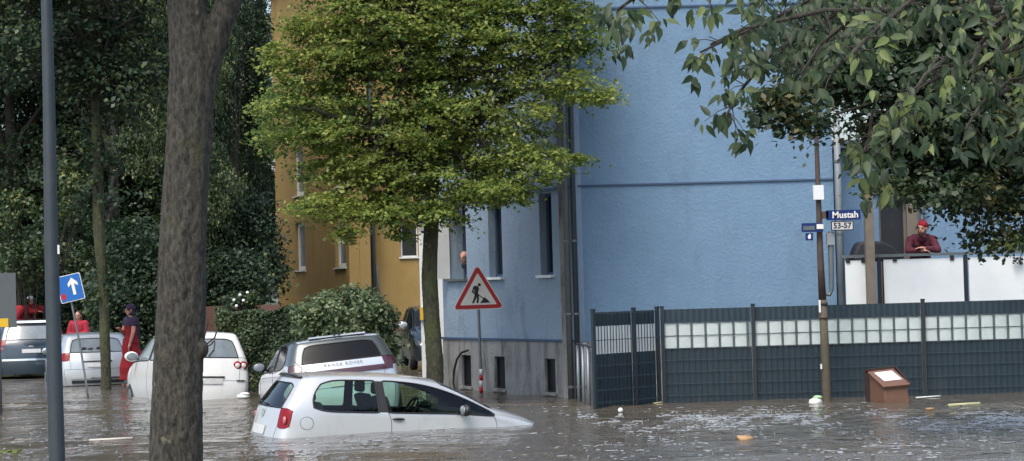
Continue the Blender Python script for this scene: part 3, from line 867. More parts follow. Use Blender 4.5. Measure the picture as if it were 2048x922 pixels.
def bark_trunk(mb, pts, rad, n=28, rough=.035, seed=1):
    """a trunk with real bark relief"""
    q = random.Random(seed); base = len(mb.v)
    P_ = [Vector(p) for p in pts]; fine = []; fr = []
    for k in range(len(P_) - 1):
        steps = max(2, int((P_[k + 1] - P_[k]).length / .045))
        for s in range(steps): fine.append(P_[k].lerp(P_[k + 1], s / steps)); fr.append(rad[k] + (rad[k + 1] - rad[k]) * s / steps)
    fine.append(P_[-1]); fr.append(rad[-1])
    ph = [q.uniform(0, 6) for _ in range(8)]
    rows = len(fine)
    for k, p in enumerate(fine):
        for a in range(n):
            an = 2 * PI * a / n; z = p.z
            rr = fr[k] * (1 + rough * (math.sin(7 * an + 2.1 * z + ph[0]) * .4 + math.sin(11 * an - 3.3 * z + ph[1]) * .4 + math.sin(3 * an + 4.7 * z + ph[2]) * .5 + q.uniform(-.5, .5)))
            mb.v.append((p.x + rr * math.cos(an), p.y + rr * math.sin(an), z))
    for k in range(rows - 1):
        for a in range(n):
            b = (a + 1) % n
            mb.f.append((base + k * n + a, base + k * n + b, base + (k + 1) * n + b, base + (k + 1) * n + a))
    mb.f.append(tuple(base + a for a in range(n))[::-1]); mb.f.append(tuple(base + (rows - 1) * n + a for a in range(n)))

# ---- the sunlit street tree
D = 34.6
def L_(px, py, rx, rz, d=D, ry=None, w=None):
    if 38 < d < 42.2 and py < 480 and rz < 60 and px > 500: d = D - .6
    p = W(px, py, d); s = F / d
    l = [p.x, p.y, p.z, rx / s, (ry if ry else rx) / s, rz / s]
    return tuple(l + ([w] if w else []))
tb_ = W(868, 770, D)
t = thing('street_tree', 'sunlit yellow-green street tree with a mossy trunk between ochre and blue houses', 'tree', (tb_.x, tb_.y, -.5))
lobes = [L_(800, 60, 250, 120), L_(670, 90, 100, 100), L_(980, 70, 190, 110), L_(1130, 80, 90, 90), L_(620, 230, 115, 110), L_(560, 215, 62, 62, 39), L_(780, 240, 190, 120),
         L_(960, 220, 180, 120), L_(1080, 190, 100, 70, 39), L_(1165, 170, 60, 20, 39.5), L_(1195, 195, 52, 10, 39.5), L_(700, 350, 125, 75), L_(860, 370, 130, 75), L_(1000, 330, 120, 70),
         L_(1090, 330, 85, 32, 39), L_(1150, 322, 36, 9, 39), L_(650, 420, 78, 28, 39.2), L_(700, 440, 50, 30, 40), L_(780, 425, 75, 32, 40), L_(890, 425, 55, 34, 41), L_(1000, 385, 85, 26, 40.5),
         L_(545, 290, 40, 24, 39), L_(560, 120, 36, 40, 39.5), L_(690, 470, 12, 16, 39.5, w=900/1e4), L_(800, 470, 25, 9, 40, w=.1), L_(800, -120, 300, 130), L_(1050, -60, 150, 90), L_(720, -60, 90, 90)]
lobes = [(a, b, c, d_, min(e, 1.25), f, *g_) for (a, b, c, d_, e, f, *g_) in lobes]
C_, N_, cl = lobes_points(lobes, 3300, 56, .27, .2, 3, shell=.45, upbias=1.3)
cc_ = np.repeat(cl, 56, axis=0); lay = np.sin(cc_[:, 2] * 2 * PI / .62 + 1.8 * np.sin(cc_[:, 0] * 1.1 + 2) + 1.5 * np.sin(cc_[:, 1] * 1.3 + cc_[:, 0] * .5)) + .5 * np.sin(cc_[:, 0] * 3.1 + cc_[:, 2] * 2.3)
keep = (lay > -.5) | (np.random.default_rng(1).random(len(lay)) < 0.22); C_, N_ = C_[keep], N_[keep]
bs = Vector((tb_.x, tb_.y, -.5))
me = leaf_mesh('crown', C_, N_, .078, 'diamond', seed=4)
link('crown', me, M['leaf_sun'], t)
mb = MB(); top = W(868, 330, D)
bark_trunk(mb, [(tb_.x, tb_.y, -.5), (tb_.x + .02, tb_.y, .8), (tb_.x - .03, tb_.y, 2.2), (top.x - .02, D, top.z), (top.x + .05, D, top.z + 2.4), (top.x, D, top.z + 4)], [.17, .145, .135, .12, .09, .05], 20, .05)
P('trunk', mb, M['bark_moss'], t)
mb = MB(); sel = [cl[i] for i in np.random.default_rng(5).choice(len(cl), 60, replace=False)]
limbs(mb, (top.x, D, top.z - .1), sel[:18], .06, 3); limbs(mb, (top.x, D, top.z + 1.2), sel[18:42], .05, 4); limbs(mb, (top.x, D, top.z + 2.5), sel[42:], .05, 5)
P('limbs', mb, M['bark_dark'], t)

# ---- big mossy trunk close by
BD = 14.5
def q_(px, py): return W(px, py, BD)
s_ = F / BD
t = thing('roadside_tree', 'thick mossy forked trunk in the left foreground', 'tree', (q_(350, 922).x, BD, -.5))
mb = MB()
pts = [(q_(345, 922).x - .02, BD, -.55), tuple(q_(352, 922)), tuple(q_(358, 700)), tuple(q_(367, 460)), tuple(q_(378, 260)), tuple(q_(384, 130)), tuple(q_(375, 0)), tuple(q_(360, -200)), tuple(q_(350, -420))]
bark_trunk(mb, pts, [60 / s_, 52 / s_, 49 / s_, 46 / s_, 45 / s_, 44 / s_, 38 / s_, 34 / s_, 30 / s_], 60, .05)
pts = [tuple(q_(388, 260)), tuple(q_(405, 150)), tuple(q_(432, 70)), tuple(q_(465, -20)), tuple(q_(520, -180)), tuple(q_(560, -330))]
bark_trunk(mb, pts, [30 / s_, 31 / s_, 28 / s_, 26 / s_, 22 / s_, 16 / s_], 36, .05, 3)
k1 = q_(402, 698); mb.ell((k1.x, BD - .03, k1.z), (.06, .075, .075), 16, 12)
k2 = q_(352, 600); mb.ell((k2.x, BD - .13, k2.z), (.05, .05, .07), 12, 8)
me = mb.mesh('trunk', True)
me = baked(me, [('REMESH', dict(mode='VOXEL', voxel_size=.012, use_smooth_shade=True))], 'trunk')
link('trunk', me, M['bark'], t)
lb = [L_(200, -420, 300, 120, BD), L_(520, -420, 250, 100, BD)]
C_, N_, cl = lobes_points(lb, 160, 40, .4, .35, 8); link('crown', leaf_mesh('crown', C_, N_, .13, seed=3), M['leaf_wood2'], t)
tl = MB(); tp = q_(402, 698)
for dx, dz in ((.02, -.02), (.05, .03), (-.02, .05)): tl.tube([tp, tp + Vector((.06 + dx, -.06, .05 + dz)), tp + Vector((.09 + dx, -.08, .1 + dz * 2))], .006, 5)
P('sprout', tl, M['leaf_yellow'] if False else M['twig'], t)

# ---- thin mossy trunk behind the cars
TD2 = 45.0
a = W(212, 800, TD2)
t = thing('thin_tree', 'slim mossy trunk standing in front of the silver car', 'tree', (a.x, TD2, -.5))
mb = MB(); bark_trunk(mb, [(a.x, TD2, -.5), tuple(W(212, 760, TD2)), tuple(W(208, 600, TD2)), tuple(W(198, 460, TD2)), tuple(W(194, 300, TD2)), tuple(W(190, 120, TD2)), tuple(W(186, -60, TD2))], [.13, .115, .11, .13, .12, .1, .06], 18, .06)
P('trunk', mb, M['bark_moss'], t)
C_, N_, cl = lobes_points([L_(120, 80, 170, 110, TD2), L_(240, 150, 120, 110, TD2), L_(180, -80, 260, 110, TD2), L_(200, 330, 46, 110, TD2), L_(215, 560, 22, 70, 45.1, w=.25)], 620, 44, .4, .4, 12)
link('crown', leaf_mesh('crown', C_, N_, .13, seed=13), M['leaf_wood'], t)
mb = MB(); tt_ = W(192, 200, TD2); limbs(mb, tt_, [cl[i] for i in range(0, 400, 16)], .05, 9); P('limbs', mb, M['bark_dark'], t)

# ---- wood behind: a few kinds, copied
def wood_tree(name, label, loc, R0, H, seed, m, leaf=.17, nclus=950, per=40, low=.12, trunk='bark_dark'):
    t = thing(name, label, 'tree', loc, group='trees of the dark wood behind the cars')
    r = random.Random(seed); lobes = []
    for k in range(16):
        z = H * (low + (1 - low) * (k + .5) / 16); a_ = r.uniform(0, 6.28); q = R0 * math.sqrt(max(.15, 1 - ((z / H - .45) / .62) ** 2))
        lobes.append((q * .5 * math.cos(a_), q * .5 * math.sin(a_), z, q * r.uniform(.4, .62), q * r.uniform(.4, .62), H * r.uniform(.07, .12)))
    C_, N_, cl = lobes_points(lobes, nclus, per, .55, .35, seed, shell=.5)
    link('crown', leaf_mesh('crown', C_, N_, leaf, seed=seed), m, t, world=False)
    mb = MB(); mb.tube([(0, 0, -.3), (.05, .02, H * .3), (-.05, 0, H * .6), (0, 0, H * .92)], [R0 * .07, R0 * .055, R0 * .035, .02], 10, noise=.05)
    limbs(mb, (0, 0, H * .35), [cl[i] for i in range(0, len(cl), len(cl) // 16)], R0 * .02, seed)
    P('trunk', mb, M[trunk], t, world=False)
    return t
def copy_thing(src, loc, rz, label, s=1.0, name=None):
    c = src.copy(); COL.objects.link(c)
    c.matrix_world = Matrix.Translation(loc) @ Matrix.Rotation(rz, 4, 'Z') @ Matrix.Diagonal((*(s if hasattr(s, '__len__') else (s, s, s)), 1)); c['label'] = label
    for ch in src.children:
        k = ch.copy(); COL.objects.link(k); k.parent = c
    return c
def at(px, d, z=None):
    p = W(px, 600, d); return (p.x, p.y, ground_z(p.x, p.y) if z is None else z)
wa = wood_tree('broadleaf_tree', 'dark broadleaf tree at the far left behind the dark blue car', at(30, 66), 4.6, 14, 21, M['leaf_wood'])
wb = wood_tree('broadleaf_tree', 'olive green broadleaf tree behind the slim trunk', at(170, 72), 5.0, 16, 33, M['leaf_wood2'])
wc = wood_tree('broadleaf_tree', 'very dark tree right of the forked trunk, behind the brick garden wall', at(385, 70), 3.2, 15, 45, M['leaf_wood'], leaf=.15, low=.02)
copy_thing(wa, at(215, 68), 2.1, 'dark broadleaf tree left of the thick forked trunk and behind the slim trunk', 1.05)
copy_thing(wb, at(372, 60), 4.0, 'olive green broadleaf tree between the forked trunk and the ochre house', (.42, .42, .8))
copy_thing(wc, at(90, 84), 1.0, 'tall dark tree seen through the crowns between lamp post and left edge', 1.3)
copy_thing(wa, at(-70, 80), 1.0, 'dark broadleaf tree cut by the left edge of the photo', 1.2)
copy_thing(wb, at(300, 92), .5, 'tall tree farthest back behind the woman in the red dress', 1.25)
copy_thing(wc, at(235, 64), 3.0, 'narrow dark tree behind the blue one-way sign', 1.0)
copy_thing(wc, at(478, 66), 5.0, 'tall dark slender tree touching the left edge of the ochre house', (.36, .36, 1.0))
copy_thing(wc, at(440, 76), 2.0, 'tall dark tree behind the slender one beside the ochre house', (.62, .62, 1.2))
copy_thing(wa, at(150, 108), 5.0, 'distant dark tree behind the whole wood', 1.5)
copy_thing(wa, at(440, 104), 3.4, 'distant dark tree seen low beside the ochre house', 1.5)

copy_thing(wc, at(505, 71), 1.2, 'second slender dark tree standing in the shade right beside the ochre house', (.3, .3, 1.15))
copy_thing(wb, at(470, 110), 1.2, 'distant olive tree top seen just left of the ochre house', 1.3)
# hedge-like growths
def shrub(name, label, cat, lobes, m, n, per, clr, leaf, seed, loc, group=None, shell=.75, up=.6, core=None, inward=.1, sr=1.0):
    t = thing(name, label, cat, loc, group=group)
    C_, N_, cl = lobes_points(lobes, n, per, clr, .5, seed, shell=shell, upbias=up, inward=inward)
    keep = C_[:, 2] > -.45; C_, N_ = C_[keep], N_[keep]
    link('foliage', leaf_mesh('foliage', C_, N_, leaf, seed=seed), M[m], t)
    mb = MB()
    for i in range(0, len(cl), max(1, len(cl) // 24)):
        q = cl[i]; mb.tube([(q[0] * .5 + loc[0] * .5, q[1] * .5 + loc[1] * .5, loc[2]), ((q[0] + loc[0]) / 2, (q[1] + loc[1]) / 2, (q[2] + loc[2]) / 2), tuple(q)], [.03 * sr, .02 * sr, .008 * sr], 5)
    P('stem', mb, M['bark_dark'], t)
    return t
HB = 56.0
shrub('ivy_hedge', 'tall dark ivy hedge behind the woman in the red dress', 'hedge', [L_(265, 500, 55, 60, HB), L_(240, 600, 60, 70, HB), L_(290, 590, 70, 75, HB), L_(250, 690, 80, 60, HB), L_(310, 690, 60, 60, HB)], 'leaf_wood', 520, 46, .4, .12, 51, tuple(at(265, HB)))
shrub('dark_hedge', 'low dark hedge behind the parked cars at the far left', 'hedge', [L_(20, 640, 90, 60, 60), L_(110, 630, 90, 60, 60), L_(180, 620, 70, 60, 60), L_(60, 540, 120, 60, 61)], 'leaf_wood', 560, 40, .45, .14, 52, tuple(at(80, 60)))
shrub('light_patch_shrub', 'lighter olive shrub added for a light patch behind the lamp post', 'shrub', [L_(30, 430, 42, 46, 58), L_(140, 390, 34, 60, 58), L_(60, 520, 60, 40, 58)], 'leaf_wood2', 120, 34, .35, .13, 53, tuple(at(60, 58)))  # lighter leaf colour stands in for a patch of light in the wood
shrub('dark_shrub', 'dark evergreen shrub above the brick garden wall', 'shrub', [L_(470, 560, 70, 60, 60), L_(430, 520, 60, 70, 61), L_(520, 500, 45, 110, 62), L_(450, 440, 70, 70, 62)], 'leaf_wood', 560, 40, .45, .13, 54, tuple(at(470, 60)))
# clipped hedge: box shaped foliage shell
HD = 41.5
hp0, hp1 = W(432, 700, HD), W(680, 700, HD); zt_ = W(540, 618, HD).z
t = thing('clipped_hedge', 'square clipped dark green hedge behind the white hatchback', 'hedge', ((hp0.x + hp1.x) / 2, HD + .6, -.3))
r = np.random.default_rng(61); n = 26000
C_ = r.random((n, 3)) * np.array([hp1.x - hp0.x, 1.3, zt_ + .4]) + np.array([hp0.x, HD, -.4])
face = r.random(n)
C_[:, 1] = np.where(face < .55, HD + np.abs(r.normal(size=n)) * .07, C_[:, 1]); C_[:, 2] = np.where((face >= .55) & (face < .8), zt_ - np.abs(r.normal(size=n)) * .07, C_[:, 2])
C_[:, 0] = np.where(face > .93, hp0.x + np.abs(r.normal(size=n)) * .06, C_[:, 0])
bump_ = .07 * np.sin(C_[:, 0] * 3.1 + C_[:, 2] * 2) + .05 * np.sin(C_[:, 0] * 7.3 - C_[:, 2] * 5)
C_[:, 1] += bump_; C_[:, 2] += bump_ * .9 + .05 * np.sin(C_[:, 0] * 1.7)
N_ = np.where((face < .55)[:, None], np.array([0, -1, .5]), np.array([0, -.2, 1])) + r.normal(size=(n, 3)) * .5
link('foliage', leaf_mesh('foliage', C_, N_, .075, seed=62), M['leaf_hedge'], t)
P('branches', MB().bx((hp0.x + .15, HD + .25, -.5), (hp1.x - .1, HD + 1.1, zt_ - .22)), M['core'], t)  # solid near-black box: the hedge's inner shade put into its colour
shrub('rounded_bush', 'rounded pale green bush behind the dark-roofed off-roader', 'bush', [L_(700, 640, 88, 62, 40.6), L_(650, 640, 60, 46, 40.8), L_(740, 665, 50, 60, 40.4), L_(700, 720, 90, 60, 40.8)], 'leaf_bush', 420, 46, .22, .1, 63, tuple(W(700, 760, 40.8)), shell=.8)
lf = shrub('rose_shrub', 'loose shrub with white blossoms above the left end of the clipped hedge', 'shrub', [L_(480, 610, 30, 20, 43), L_(505, 600, 16, 12, 43)], 'leaf_hedge', 40, 22, .16, .08, 64, tuple(W(485, 640, 43)))
bl = MB()
for px, py in ((480, 590), (487, 601), (473, 612), (495, 585), (468, 600)): bl.ell(W(px, py, 42.6), .035, 7, 5)
P('blossom', bl, M['foam'], lf)

# ---- deep green tree behind the pole at right
RD = 24.0
rb_ = W(2420, 900, RD)
t = thing('garden_tree', 'deep green tree overhanging the terrace from the right', 'tree', (rb_.x, RD, -.5))
lobes = [L_(1760, 170, 120, 100, RD), L_(1650, 130, 110, 80, RD), L_(1560, 215, 50, 42, RD - .5, w=.25), L_(1620, 250, 40, 20, RD - .5, w=.1), L_(1900, 230, 160, 130, RD), L_(1960, 330, 130, 110, RD + .5), L_(2040, 420, 60, 70, RD), L_(1900, 385, 90, 30, RD - .5),
         L_(1850, 330, 90, 60, RD), L_(2030, 100, 150, 150, RD + 1), L_(1750, 290, 40, 50, RD, w=.2), L_(2150, 250, 160, 220, RD + 1), L_(1800, 40, 250, 80, RD + 1), L_(1780, 372, 40, 10, RD - .6, w=.06), L_(1990, 480, 50, 12, RD, w=.08)]
C_, N_, cl = lobes_points(lobes, 1500, 44, .26, .45, 71, shell=.4)
link('crown', leaf_mesh('crown', C_, N_, .085, seed=72), M['leaf_right'], t)
mb = MB(); bark_trunk(mb, [(rb_.x, RD, -.5), (rb_.x - .1, RD, 2), (rb_.x - .2, RD, 5)], [.22, .18, .1], 16, .05); limbs(mb, (rb_.x - .1, RD, 5.0), [cl[i] for i in range(0, 1150, 40) if cl[i][2] > W(1900, 330, RD).z], .05, 14, bend=.1)
P('trunk', mb, M['bark_dark'], t)

# ---- near cherry boughs at the upper right: long pointed drooping leaves
ND = 9.0
nb = W(2500, 900, ND + 1)
t = thing('cherry_tree', 'near cherry tree with long drooping leaves hanging in at the upper right', 'tree', (nb.x, ND + 1, -.5))
boughs = [([(2500, 60), (2200, 10), (1900, 20), (1650, 20), (1480, 60), (1420, 90)], .015), ([(1700, 10), (1600, 70), (1540, 110), (1490, 170), (1470, 200), (1450, 235)], .010), ([(1560, -60), (1400, -30), (1290, -20), (1235, 20), (1245, 90)], .011),
          ([(2300, 60), (2050, 90), (1900, 140), (1800, 200), (1745, 260), (1720, 320)], .011), ([(2300, 120), (2120, 140), (2020, 160), (1960, 210), (1930, 260)], .009), ([(1500, 60), (1440, 85), (1400, 105)], .006),
          ([(2000, -60), (1850, -20), (1750, 60), (1690, 120), (1650, 160)], .012), ([(1800, -80), (1650, -30), (1560, -10), (1500, 10)], .012), ([(1900, 110), (1850, 150), (1800, 230), (1790, 300)], .008), ([(2200, 150), (2090, 200), (2050, 250), (2040, 330)], .01),
          ([(1745, 220), (1735, 300), (1760, 350)], .006), ([(2100, -30), (2000, 40), (1960, 90), (1940, 130)], .012), ([(1700, 40), (1640, 90), (1600, 150)], .008), ([(1720, -60), (1600, 10), (1540, 40), (1500, 60)], .009)]
rr = random.Random(5); cc = []; nn = []; ax = []; mb = MB(); tw = MB()
for bi, (path, r0) in enumerate(boughs):
    dd = ND + rr.uniform(-.5, .7)
    pts = [W(x, y, dd + .12 * math.sin(k * 1.7 + bi)) for k, (x, y) in enumerate(path)]
    mb.tube(pts, [r0 * (1 - .75 * k / (len(pts) - 1)) + .0025 for k in range(len(pts))], 7)
    for a, b in zip(pts, pts[1:]):
        steps = max(2, int((b - a).length / .055))
        for s in range(steps):
            p = a.lerp(b, s / steps)
            if W(2048, 0, dd).x + .2 < p.x: continue
            for rep in range(2):
                e = p + Vector((rr.uniform(-1, 1) * .13, rr.uniform(-1, 1) * .16, rr.uniform(-.16, .05)))
                if rr.random() < .7: tw.tube([p, p.lerp(e, .5) + Vector((0, 0, .01)), e], [.003, .002, .0015], 4)
                for l in range(rr.randint(4, 6)):
                    o = e + Vector((rr.uniform(-.03, .03), rr.uniform(-.03, .03), rr.uniform(-.02, .02)))
                    dr_ = Vector((rr.uniform(-.75, .75), rr.uniform(-.6, .6), -1)).normalized()
                    nm = Vector((rr.uniform(-1, 1), -1.1, rr.uniform(.1, 1.0))).normalized()
                    cc.append(o); nn.append(nm); ax.append(dr_)
# single spray hanging at (1245,120)
for px, py, n_ in ((1245, 95, 5), (1395, 110, 8), (1440, 235, 9), (1475, 180, 5), (1215, 30, 10), (1270, 30, 8)):
    for l in range(n_):
        p = W(px + rr.uniform(-12, 12), py + rr.uniform(-8, 8), ND)
        cc.append(p); nn.append(Vector((rr.uniform(-.8, .8), -1.2, rr.uniform(.1, .8)))); ax.append(Vector((rr.uniform(-1, 1), rr.uniform(-.3, .3), -.8)).normalized())
cc = np.array([tuple(c) for c in cc]); nn = np.array([tuple(c) for c in nn]); ax = np.array([tuple(c) for c in ax])
link('crown', leaf_mesh('crown', cc, nn, .068, 'blade', seed=81, axis=ax), M['leaf_cherry'], t)
lm = W(1965, 0, ND + 3)
bark_trunk(mb, [(nb.x, ND + 1, -.5), (nb.x - .05, ND + 1, 1.5), (nb.x - .1, ND + 1, 3.0)], [.16, .14, .1], 16, .05)
bark_trunk(mb, [(nb.x - .1, ND + 1, 2.6), tuple(W(2200, -220, ND + 1.5)), tuple(W(2010, -60, ND + 2)), tuple(W(1960, 20, ND + 2)), tuple(W(1935, 60, ND + 2.1))], [.1, .095, .085, .05, .01], 16, .05)
P('branches', mb, M['bark'], t); P('twigs', tw, M['twig'], t)
t2 = shrub('garden_shrub', 'yellow-green shoots of a shrub over the terrace door', 'shrub', [L_(1760, 376, 28, 9, 34.2), L_(1830, 380, 30, 8, 34.2), L_(1790, 372, 30, 5, 34.2), L_(2000, 492, 34, 8, 33.6), L_(2035, 480, 30, 14, 33.6)], 'leaf_yellow', 60, 14, .12, .09, 91, tuple(W(2160, 460, 34.4)), sr=.25)
# ------------------------------------------------------------------ cars: one control cage, subdivided, split into parts
#  station rows: x_low, x_belt, x_top, z_belt, z_wintop, z_edge, z_mid, low width factor, y_belt, y_top
POLO = [(.06, .17, .40, .99, 1.33, 1.385, 1.41, .86, .68, .53),
        (.14, .25, .50, .975, 1.36, 1.41, 1.438, .95, .735, .555),
        (.41, .42, .60, .955, 1.385, 1.43, 1.455, .995, .765, .57),
        (.95, .95, 1.0, .945, 1.385, 1.438, 1.468, 1.0, .772, .58),
        (1.38, 1.38, 1.34, .94, 1.385, 1.437, 1.47, 1.0, .775, .58),
        (1.47, 1.47, 1.42, .94, 1.385, 1.436, 1.47, 1.0, .775, .58),
        (1.95, 1.95, 1.86, .935, 1.36, 1.415, 1.452, 1.0, .772, .575),
        (2.35, 2.35, 2.22, .935, 1.275, 1.345, 1.392, 1.0, .768, .575),
        (2.70, 2.68, 2.60, .925, 1.125, 1.185, 1.235, 1.0, .76, .60),
        (3.00, 2.97, 2.95, .905, .945, .985, 1.035, 1.0, .745, .63),
        (3.22, 3.20, 3.18, .875, .90, .93, .97, .99, .73, .62),
        (3.50, 3.48, 3.45, .815, .835, .86, .895, .965, .70, .58),
        (3.74, 3.70, 3.66, .735, .75, .77, .80, .90, .64, .52),
        (3.86, 3.82, 3.79, .64, .66, .68, .70, .80, .56, .45)]
FR = [-1, -.84, -.42, 0, .42, .84, 1]


def build_shell(spec, Wd, z3=.74, zlow=(.22, .40, .60), sub=3, bulge=.10, nose=.10, zmap=None, xs_=1.0, ys_=1.0, light_side=True, rear_glass=(1, 4)):
    """returns {(part, n): mesh}, full mesh"""
    zm = zmap or (lambda z: z)
    NS = len(spec); V = []; idx = {}
    def add(key, p):
        idx[key] = len(V); V.append(p); return idx[key]
    def side(i, j):
        xl, xb, xt, zb, zw, ze, zc, wl, yb, yt = spec[i]
        hw = Wd * wl
        return [(xl + (.02 if i == 0 else 0), hw - .06, zlow[0]), (xl, hw - .012, zlow[1]), (xl + (xb - xl) * .15, hw, zlow[2]), (xl + (xb - xl) * .5, hw - .012, min(z3, zb - .06)),
                (xb, yb * 1.0 if 0 else min(hw - .03, yb + .04), zb), (xt + (xb - xt) * .06, yt + .045, zw), (xt, yt, ze)][j]
    for i in range(NS):
        for j in range(7):
            x, y, z = side(i, j)
            z = zm(z)
            for s in (-1, 1): add(('s', i, j, s), (x * xs_, s * y * ys_, z))
    for i in range(NS):           # top columns
        x, y, z = side(i, 6); zc = spec[i][6]
        for c in range(1, 6):
            f = FR[c]; add(('t', i, c), ((x + ((-.05 if i == 0 else .07 if 7 <= i else 0)) * (1 - f * f)) * xs_, f * y * ys_, zm(z + (zc - z) * (1 - f * f))))
    for i, sg, bl in ((0, -1, bulge), (NS - 1, 1, nose)):
        for j in range(6):
            x, y, z = side(i, j)
            for c in range(1, 6):
                f = FR[c]; add(('c', i, j, c), ((x + sg * bl * (1 - f * f) * (1 if j < 4 else .8)) * xs_, f * y * ys_, zm(z)))
    def top(i, c):
        if c == 0: return idx[('s', i, 6, -1)]
        if c == 6: return idx[('s', i, 6, 1)]
        return idx[('t', i, c)]
    def cap(i, j, c):
        if j == 6: return top(i, c)
        if c == 0: return idx[('s', i, j, -1)]
        if c == 6: return idx[('s', i, j, 1)]
        return idx[('c', i, j, c)]
    faces = []; tags = []
    for i in range(NS - 1):
        for j in range(6):
            for s in (-1, 1):
                q = [idx[('s', i, j, s)], idx[('s', i + 1, j, s)], idx[('s', i + 1, j + 1, s)], idx[('s', i, j + 1, s)]]
                if s > 0: q = q[::-1]
                tg = ('body', 0)
                if j == 4 and 2 <= i <= 3: tg = ('side_window', s)
                elif j == 4 and i == 4: tg = ('window_pillar', s)
                elif j == 4 and 5 <= i <= 8: tg = ('side_window', s * 2)
                elif j >= 4: tg = ('upper_body', 0)
                elif j == 3 and i == 0 and light_side: tg = ('tail_light', s)
                elif j <= 3 and 5 <= i <= 8: tg = ('door', s)
                faces.append(q); tags.append(tg)
        for c in range(6):
            tg = ('body', 0)
            if 7 <= i <= 8 : tg = ('windscreen', 0)
            elif 1 <= i <= 6: tg = ('roof', 0)
            faces.append([top(i, c), top(i + 1, c), top(i + 1, c + 1), top(i, c + 1)]); tags.append(tg)
    for i, fl in ((0, False), (NS - 1, True)):
        for j in range(6):
            for c in range(6):
                q = [cap(i, j, c), cap(i, j, c + 1), cap(i, j + 1, c + 1), cap(i, j + 1, c)]
                if not fl: q = q[::-1]
                tg = ('body', 0)
                if not fl:
                    if j == 4 and rear_glass[0] <= c <= rear_glass[1]: tg = ('rear_window', 0)
                    elif j == 3 and c in (0, 5): tg = ('tail_light', -1 if c == 0 else 1)
                    elif j >= 4: tg = ('upper_body', 0)
                    elif j in (2, 3) and 1 <= c <= 4: tg = ('tailgate', 0)
                    elif j <= 1: tg = ('rear_bumper', 0)
                elif j == 3 and c in (0, 1, 4, 5): tg = ('headlight', -1 if c < 3 else 1)
                elif j <= 1: tg = ('front_bumper', 0)
                faces.append(q); tags.append(tg)
    me = bpy.data.meshes.new('cage'); me.from_pydata(V, [], faces); me.update()
    keys = sorted(set(tags), key=str); 
    for k in keys: me.materials.append(bpy.data.materials.new('tmp_slot'))
    me.polygons.foreach_set('material_index', [keys.index(t) for t in tags])
    bm = bmesh.new(); bm.from_mesh(me); bmesh.ops.recalc_face_normals(bm, faces=bm.faces)
    # firm up the belt, roof gutter and light edges
    cl = bm.edges.layers.float.get('crease_edge') or bm.edges.layers.float.new('crease_edge')
    for e in bm.edges:
        if len(e.link_faces) == 2:
            a, b = (keys[f.material_index][0] for f in e.link_faces)
            if a != b and {a, b} != {'roof', 'upper_body'}: e[cl] = .8 if 'side_window' in (a, b) else .45 if 'window' in a or 'window' in b or 'light' in a or 'light' in b or 'windscreen' in (a, b) else .12
    bm.to_mesh(me); bm.free()
    full = baked(me, [('SUBSURF', dict(levels=sub, render_levels=sub))], 'shell')
    full.polygons.foreach_set('use_smooth', [True] * len(full.polygons))
    out = {}
    co = [tuple(v.co) for v in full.vertices]; vn = [tuple(v.normal) for v in full.vertices]
    for ki, k in enumerate(keys):
        used = {}; vs = []; fs = []; ns = []
        for p in full.polygons:
            if p.material_index != ki: continue
            f = []
            for v in p.vertices:
                if v not in used: used[v] = len(vs); vs.append(co[v]); ns.append(vn[v])
                f.append(used[v])
            fs.append(f)
        m2 = bpy.data.meshes.new(k[0]); m2.from_pydata(vs, [], fs); m2.update()
        m2.polygons.foreach_set('use_smooth', [True] * len(m2.polygons))
        m2.normals_split_custom_set_from_vertices(ns)
        out[k] = m2
    bv = BVHTree.FromPolygons([Vector(c) for c in co], [list(p.vertices) for p in full.polygons])
    return out, full, bv


def seam(me, r, only=None):
    """a thin bead along the open edges of a part"""
    cnt = {}
    for p in me.polygons:
        for e in p.edge_keys: cnt[e] = cnt.get(e, 0) + 1
    mb = MB()
    for (a, b), c in cnt.items():
        if c == 1:
            pa, pb = me.vertices[a].co, me.vertices[b].co
            if only and not only((pa + pb) / 2): continue
            d = (pb - pa)
            if d.length > 1e-5:
                d.normalize(); mb.tube([pa - d * r * .4, pb + d * r * .4], r, 6, cap=False)
    return mb


